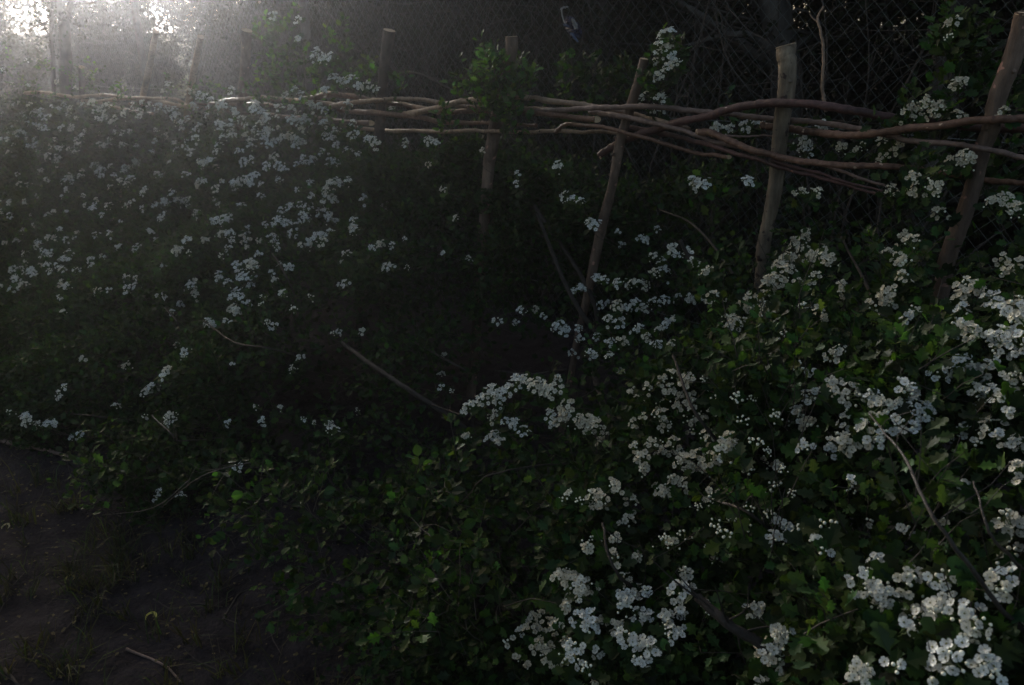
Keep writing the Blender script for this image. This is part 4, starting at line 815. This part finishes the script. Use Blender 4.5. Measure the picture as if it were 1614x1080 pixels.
# distant trees: x on the horizon, distance
def at(px, dist): d = ray(px, 98); d = d/d[1]; return (d[0]*dist, dist)
LF = "hazy distant tree on the field edge against the bright sky"
for i, (px, dist, k, s) in enumerate([(212, 15, 1, .62), (160, 16, 0, .46), (240, 21, 1, .36), (365, 15, 0, .5), (400, 18, 1, .75), (-60, 24, 1, .8), (-140, 20, 0, 1.0), (450, 16, 0, 1.0), (540, 15, 1, 1.1), (640, 14, 0, 1.1), (760, 13, 1, 1.1), (880, 13, 0, 1.1), (1000, 14, 1, 1.2), (1150, 13, 0, 1.1), (1300, 12, 1, 1.1), (1500, 12, 0, 1.2), (50, 18, 1, .40), (95, 20, 0, .32), (-20, 15, 1, .62), (290, 34, 1, .25), (5, 26, 0, .40), (155, 24, 1, .33)]):
    tree(xy=at(px, dist), proto=k if px < 500 else 2, rot=i*2.1, s=s, label=LF if px < 440 else "tree deep in the dark wood seen only as specks of leaf and sky", group="hazy distant trees" if px < 440 else "trees deep in the wood", bank=PF)
# forked tree in the haze at the left
ft = empty("tree", (*at(104, 9.3), 0)); tag(ft, "tree with a forked dark trunk standing in the bright haze at top left", "tree")
mb = MB(); bx, by = at(104, 9.3)
def P3(px, py, dist): d = ray(px, py); d = d/d[1]*dist; return np.array([d[0], d[1], EYE+d[2]])
for pts, r0, r1 in (([(105,300,9.3),(104,150,9.3),(104,90,9.3),(102,50,9.3),(100,30,9.3)],.072,.055), ([(100,32,9.3),(92,5,9.25),(84,-40,9.2),(70,-110,9.1)],.045,.03), ([(101,32,9.3),(112,8,9.35),(124,-30,9.4),(150,-120,9.5)],.04,.025),
     ([(90,300,9.8),(84,110,9.8),(81,60,9.8),(82,0,9.8),(86,-100,9.9)],.028,.018), ([(82,70,9.8),(72,45,9.8),(60,30,9.8)],.012,.005)):
    q = smooth_path(np.array([P3(*p) for p in pts]), 7); tube(mb, q, np.linspace(r0, r1, len(q)), 10, rough=0.1)
rs = np.random.default_rng(3); tips = []
for k in range(46):
    s = [P3(70, -110, 9.1), P3(150, -120, 9.5), P3(92, 5, 9.25), P3(112, 8, 9.35), P3(86, -100, 9.9), P3(84,-40,9.2), P3(124,-30,9.4)][k % 7]; e = s+rs.normal(0, 0.42, 3)+[0, 0, 0.12]
    q = smooth_path([s, (s+e)/2+rs.normal(0, .06, 3), e], 4); tube(mb, q, np.linspace(0.012, 0.003, len(q)), 5, caps=False); tips.append(e); tips.append((s+e)/2)
mb.obj("trunk", M_TRUNK, ft)
tips = np.array(tips); k = rs.integers(0, len(tips), 4200); P = tips[k]+rs.normal(0, 0.11, (4200, 3)); P[1700:, 2] += 1.2
cr = MB(); instance(cr, CV, CF, P, frames(rs.normal(0, 1, (4200, 3)), rs.normal(0, .7, (4200, 3))+[0, 0, .8]), rs.uniform(0.03, 0.06, 4200), 0, leaf_cols(4200)); cr.obj("crown", M_WOOD, ft, smooth=False)

# bare shrubs tangled against the fence
def bare_shrub(a, o, h, n, spread, label, seed):
    rs = np.random.default_rng(seed); base = W(a, o, 0.0); root = empty("bare_shrub", base.tolist()); tag(root, label, "shrub", "bare shrubs against the fence"); mb = MB()
    for i in range(n):
        p = base+np.array([rs.normal(0, .1), rs.normal(0, .1), 0]); an = rs.random()*6.28; sp = spread*rs.random()**.6
        e = base+np.array([L2[0]*sp*math.cos(an)+N2[0]*0.15*math.sin(an), L2[1]*sp*math.cos(an)+N2[1]*0.15*math.sin(an), h*rs.uniform(0.6, 1.1)])
        q = smooth_path([p, (p*.6+e*.4)+rs.normal(0, .1, 3), (p*.25+e*.75)+rs.normal(0, .1, 3), e], 5); tube(mb, q, np.linspace(.008, .0015, len(q)), 5, caps=False)
        for _ in range(9):
            s = q[rs.integers(5, len(q))]; e2 = s+rs.normal(0, 0.22, 3)+[0, 0, .05]; q2 = smooth_path([s, (s+e2)/2+rs.normal(0, .035, 3), e2], 4); tube(mb, q2, np.linspace(.0028, .0010, len(q2)), 4, caps=False)
            for _ in range(2):
                s3 = q2[rs.integers(2, len(q2))]; e3 = s3+rs.normal(0, 0.09, 3); tube(mb, [s3, (s3+e3)/2+rs.normal(0, .01, 3), e3], [.0014, .0011, .0008], 3, caps=False)
    mb.obj("branches", M_TWIG, root)
bare_shrub(2.2, -1.25, 1.9, 16, 0.9, "grey tangle of bare twigs behind the fence right of the tall reddish stake", 61)
bare_shrub(3.3, -1.3, 2.1, 15, 0.9, "bare twiggy shrub behind the fence left of the tall reddish stake", 62)
bare_shrub(0.3, -1.3, 2.2, 11, 1.0, "bare twiggy shrub behind the fence above the fattest rod", 63)
bare_shrub(-0.9, -1.3, 2.2, 12, 0.9, "bare twiggy shrub behind the fence by the rightmost leaning stake", 64)
bare_shrub(1.3, -1.35, 2.2, 9, 0.8, "bare twiggy shrub behind the fence above the thin knotty stake", 65)
twig_thing("dead_branch", [(618,112,-.9),(660,116,-.9),(690,130,-.9),(715,143,-.9),(740,152,-.9)], .0065, .004, M_TWIG, "pale curved dead branch behind the wire right of the tall reddish stake", "branch",
   side=([(640,113,-.9),(665,128,-.9),(690,150,-.9)], [(665,117,-.9),(700,128,-.9),(728,126,-.9)], [(625,112,-.9),(612,96,-.9)]))
# undergrowth on the far side of the fence
mb = MB(); n_ = 52000; a = rng.uniform(-3.5, 11, n_); o = FO-0.25-rng.exponential(0.9, n_); h = rng.uniform(0, 1, n_)**1.4*(1.0+0.25*np.sin(a*3)+.2*np.sin(a*7))
P = W(a, o, h); P[:, 2] += ground_z(P[:, 0], P[:, 1]); Cc = leaf_cols(n_, 0.05)
instance(mb, CV, CF, P, frames(rng.normal(0, 1, (n_, 3)), rng.normal(0, .7, (n_, 3))+[0, 0, .8]), rng.uniform(0.025, 0.06, n_), 0, Cc)
n_ = 42000; a = rng.uniform(-5, 13, n_); o = rng.uniform(-9, -4, n_); h = rng.uniform(0, 1, n_)*(1.75+0.3*np.sin(a*2.1)+.2*np.sin(o*3))
P = W(a, o, h); P[:, 2] += ground_z(P[:, 0], P[:, 1]); instance(mb, CV, CF, P, frames(rng.normal(0, 1, (n_, 3)), rng.normal(0, .7, (n_, 3))+[0, 0, .8]), rng.uniform(0.07, 0.13, n_), 0, leaf_cols(n_, 0.03))
tag(mb.obj("undergrowth", M_WOOD, smooth=False), "low dark undergrowth beyond the wire fence", "undergrowth", kind='stuff')

# ------------------------------------------------------------------ plastic bag caught on the fence
bag = empty("plastic_bag", on(905, 45, FO+.03).tolist()); tag(bag, "torn blue and white plastic bag caught on the wire fence at the top", "litter")
M_BAGW = plain("bag_white", (0.62, 0.63, 0.64), 0.35, 0.2, 0.5); M_BAGB = plain("bag_blue", (0.16, 0.24, 0.42), 0.35, 0.2, 0.5); M_BAGD = plain("bag_dark_blue", (0.035, 0.05, 0.12), 0.35, 0.1, 0.5)
def crumple(name, pxs, mat, width_px, amp=0.006, off=FO+.03):
    C = smooth_path(np.array([(x, y, w) for (x, y), w in zip(pxs, width_px)]), 7); mb = MB(); nc = 9; rows = []
    for i, (x, y, w) in enumerate(C):
        for j in range(nc):
            t = (j/(nc-1)-0.5)*w; rows.append(on(x+t, y+1.2*math.sin(j*1.9+i), off+0.02*math.cos((j/(nc-1)-0.5)*3)+amp*rng.normal()))
    i = np.arange(len(C)-1)[:, None]*nc+np.arange(nc-1)[None]; mb.add(np.array(rows), np.stack([i, i+1, i+nc+1, i+nc], -1).reshape(-1, 4))
    ob = mb.obj(name, mat, bag, smooth=False); md = ob.modifiers.new("thick", 'SOLIDIFY'); md.thickness = 0.0008
crumple("body", [(896,26),(900,36),(905,48),(909,60)], M_BAGD, [9, 20, 24, 13], 0.013)
crumple("white_panel", [(902,30),(906,38),(908,46)], M_BAGW, [3, 8, 5], 0.010, FO+.055)
crumple("knot", [(884,15),(889,12),(894,11)], M_BAGW, [3, 7, 4], 0.010, FO+.05)
crumple("handle", [(885,14),(886,24),(889,34),(892,40)], M_BAGW, [1.6, 1.3, 1.4, 2.2], 0.002, FO+.05)
crumple("blue_scrap", [(889,38),(892,40),(896,43)], M_BAGB, [5, 7, 5], 0.004, FO+.055)
crumple("torn_tail", [(901,52),(906,60),(911,66)], M_BAGB, [5, 4, 2], 0.003, FO+.052)

# ------------------------------------------------------------------ path side: grass, litter, sticks
def grass(n, fx):
    mb = MB(); xy = fx(n); n = len(xy); z = ground_z(xy[:, 0], xy[:, 1]); hgt = rng.uniform(0.03, 0.11, n)*rng.uniform(.6, 1.3, n); lean = rng.normal(0, 0.75, (n, 2))*hgt[:, None]; w = rng.uniform(0.0012, 0.0026, n)
    an = rng.random(n)*6.28; sx, sy = np.cos(an)*w, np.sin(an)*w; V = np.zeros((n, 5, 3))
    V[:, 0] = np.stack([xy[:, 0]-sx, xy[:, 1]-sy, z-.003], -1); V[:, 1] = np.stack([xy[:, 0]+sx, xy[:, 1]+sy, z-.003], -1)
    V[:, 2] = np.stack([xy[:, 0]+lean[:, 0]*.35+sx*.8, xy[:, 1]+lean[:, 1]*.35+sy*.8, z+hgt*.62], -1); V[:, 3] = np.stack([xy[:, 0]+lean[:, 0]*.35-sx*.8, xy[:, 1]+lean[:, 1]*.35-sy*.8, z+hgt*.62], -1)
    V[:, 4] = np.stack([xy[:, 0]+lean[:, 0]*1.1, xy[:, 1]+lean[:, 1]*1.1, z+hgt*.85], -1)
    F_ = np.array([0, 1, 2, 3])+np.arange(n)[:, None]*5; T = np.array([3, 2, 4])+np.arange(n)[:, None]*5
    c = leaf_cols(n, .15); dry = rng.random(n) < .22; c[dry] = np.array([1.6, 1.25, 1.1])*rng.uniform(.5, 1, (dry.sum(), 1))
    mb.add(V.reshape(-1, 3), [F_, T], 0, np.repeat(c, 5, 0)); return mb
def patch(n):
    out = []
    for cxp, cyp, s in [(60,960,.14),(20,1060,.15),(110,900,.12),(180,890,.12),(40,880,.12),(140,1000,.10),(300,1075,.12),(250,860,.14),(80,1040,.1),(60,765,.1),(330,905,.1),(420,1070,.12),(10,830,.1),(160,840,.13),(520,1075,.12),(230,905,.08)]:
        g = onground(cxp, cyp)[:2]; k = int(n/16); tf = g+rng.normal(0, s, (k//14+1, 2)); out.append(tf[rng.integers(0, len(tf), k)]+rng.normal(0, 0.014, (k, 2)))
    base = W(rng.uniform(-1, 8, n//3), rng.normal(1.5, 0.12, n//3), 0*np.ones(n//3))[:, :2]; out.append(base)
    return np.concatenate(out)
tag(grass(1500, patch).obj("grass", M_GRASS, smooth=False), "thin green grass tufts growing along the earth path", "grass", kind='stuff')
mb = MB(); k = 6500; xy = W(rng.uniform(-1.5, 6, k), rng.uniform(0.9, 2.6, k), np.zeros(k))[:, :2]; P = np.column_stack([xy, ground_z(xy[:, 0], xy[:, 1])+0.004])
c = np.tile([1.6, 1.1, 1.1], (k, 1))*rng.uniform(.4, 1.6, (k, 1)); c = c*1.6; instance(mb, CV, CF, P, frames(np.column_stack([rng.normal(0, 1, (k, 2)), np.zeros(k)]), rng.normal(0, .25, (k, 3))+[0, 0, 1]), rng.uniform(.006, .02, k), 0, c)
tag(mb.obj("leaf_litter", M_GRASS, smooth=False), "dead leaf fragments and specks scattered on the path", "leaf litter", kind='stuff')
mb = MB()
for _ in range(420):
    g = W(rng.uniform(-1.2, 5), rng.uniform(1.0, 2.5), 0.0); g[2] = float(ground_z(g[0], g[1]))+0.004; an = rng.random()*6.28; ln = rng.uniform(.03, .16); d = np.array([math.cos(an), math.sin(an), 0])*ln
    pts = np.array([g, g+d*.5+rng.normal(0, .006, 3), g+d+rng.normal(0, .008, 3)]); pts[:, 2] = ground_z(pts[:, 0], pts[:, 1])+.004+.004*rng.random(); tube(mb, pts, [.0016, .0014, .0009], 4, caps=False)
tag(mb.obj("twig_litter", M_TWIG), "small broken twigs scattered over the earth", "twig litter", kind='stuff')
def stick(pts, r, label, mat=M_TWIG, lift=0.0):
    P = np.array([onground(x, y, 0.01+lift) for x, y in pts]); P[:, 2] = ground_z(P[:, 0], P[:, 1])+r*0.9+lift; q = smooth_path(P, 6); root = empty("fallen_stick", P[0].tolist()); tag(root, label, "stick")
    mb = MB(); tube(mb, q+rng.normal(0, r*.12, q.shape), np.linspace(r, r*.65, len(q)), 7, rough=.15); mb.obj("branch", mat, root)
stick([(198,1018),(230,1030),(262,1047),(285,1070)], .0040, "pale grey stick lying on the bare earth near the bottom", M_ROD_GREY)
stick([(-20,690),(30,702),(75,713),(110,722)], .0105, "thick grey stick lying at the left edge by the hedge foot", M_ROD_GREY)
stick([(350,975),(375,935),(392,925)], .0028, "thin twig lying half under the hedge, nearly upright in the photo")
stick([(240,935),(270,950),(300,945),(350,952)], .0024, "crooked thin twig lying beside the curled yellow leaf")
stick([(5,1050),(30,1078),(50,1095)], .0042, "short stick at the bottom left corner")
def curl(px, py, label, col, ln=.035):
    g = onground(px, py, .0); g[2] = float(ground_z(g[0], g[1])); root = empty("fallen_leaf", g.tolist()); tag(root, label, "leaf"); mb = MB(); rows = []
    for i in range(12):
        t = i/11*4.4-0.6; c = g+np.array([math.cos(t)*ln*.4, math.sin(t)*ln*.4, .006])
        for j in range(4): w = (j/3-.5)*.011*math.sin((i+.6)/12.2*math.pi); rows.append(c+np.array([math.cos(t)*w*.8, math.sin(t)*w*.8, abs(w)*.9+.003*math.sin(t)]))
    i = np.arange(11)[:, None]*4+np.arange(3)[None]; mb.add(np.array(rows), np.stack([i, i+1, i+5, i+4], -1).reshape(-1, 4)); mb.obj("blade", plain("leaf_yellow", col, .5, .2), root)
curl(237, 970, "curled yellow green leaf lying on bare earth", (0.50, 0.46, 0.10))
curl(110, 910, "small curled tan leaf in the grass tufts", (0.40, 0.34, 0.12), .03)
curl(8, 828, "dry straw coloured leaf at the left edge of the path", (0.42, 0.36, 0.2), .03)

# ------------------------------------------------------------------ haze volume added to imitate lens glare near the sun
m, n, l = newmat("glare_haze"); pv = n.new("ShaderNodeVolumePrincipled"); pv.inputs["Color"].default_value = (0.93, 0.95, 1.0, 1); pv.inputs["Density"].default_value = HAZE_DENSITY; pv.inputs["Anisotropy"].default_value = HAZE_G
o = n.new("ShaderNodeOutputMaterial"); l.new(pv.outputs[0], o.inputs["Volume"])
mb = MB(); x0, x1, y0, y1, z0, z1 = -265, 265, -45, 405, -1.3, 14.5
v = np.array([(x, y, z) for z in (z0, z1) for y in (y0, y1) for x in (x0, x1)]); mb.add(v, np.array([(0, 2, 3, 1), (4, 5, 7, 6), (0, 1, 5, 4), (2, 6, 7, 3), (0, 4, 6, 2), (1, 3, 7, 5)]))
tag(mb.obj("haze", m, smooth=False), "thin pale haze added to imitate lens glare around the low sun", "haze", kind='stuff')
print("clusters", len(clusters), "leaves", sum(sum(len(x) for x in B['p']) for B in bins))
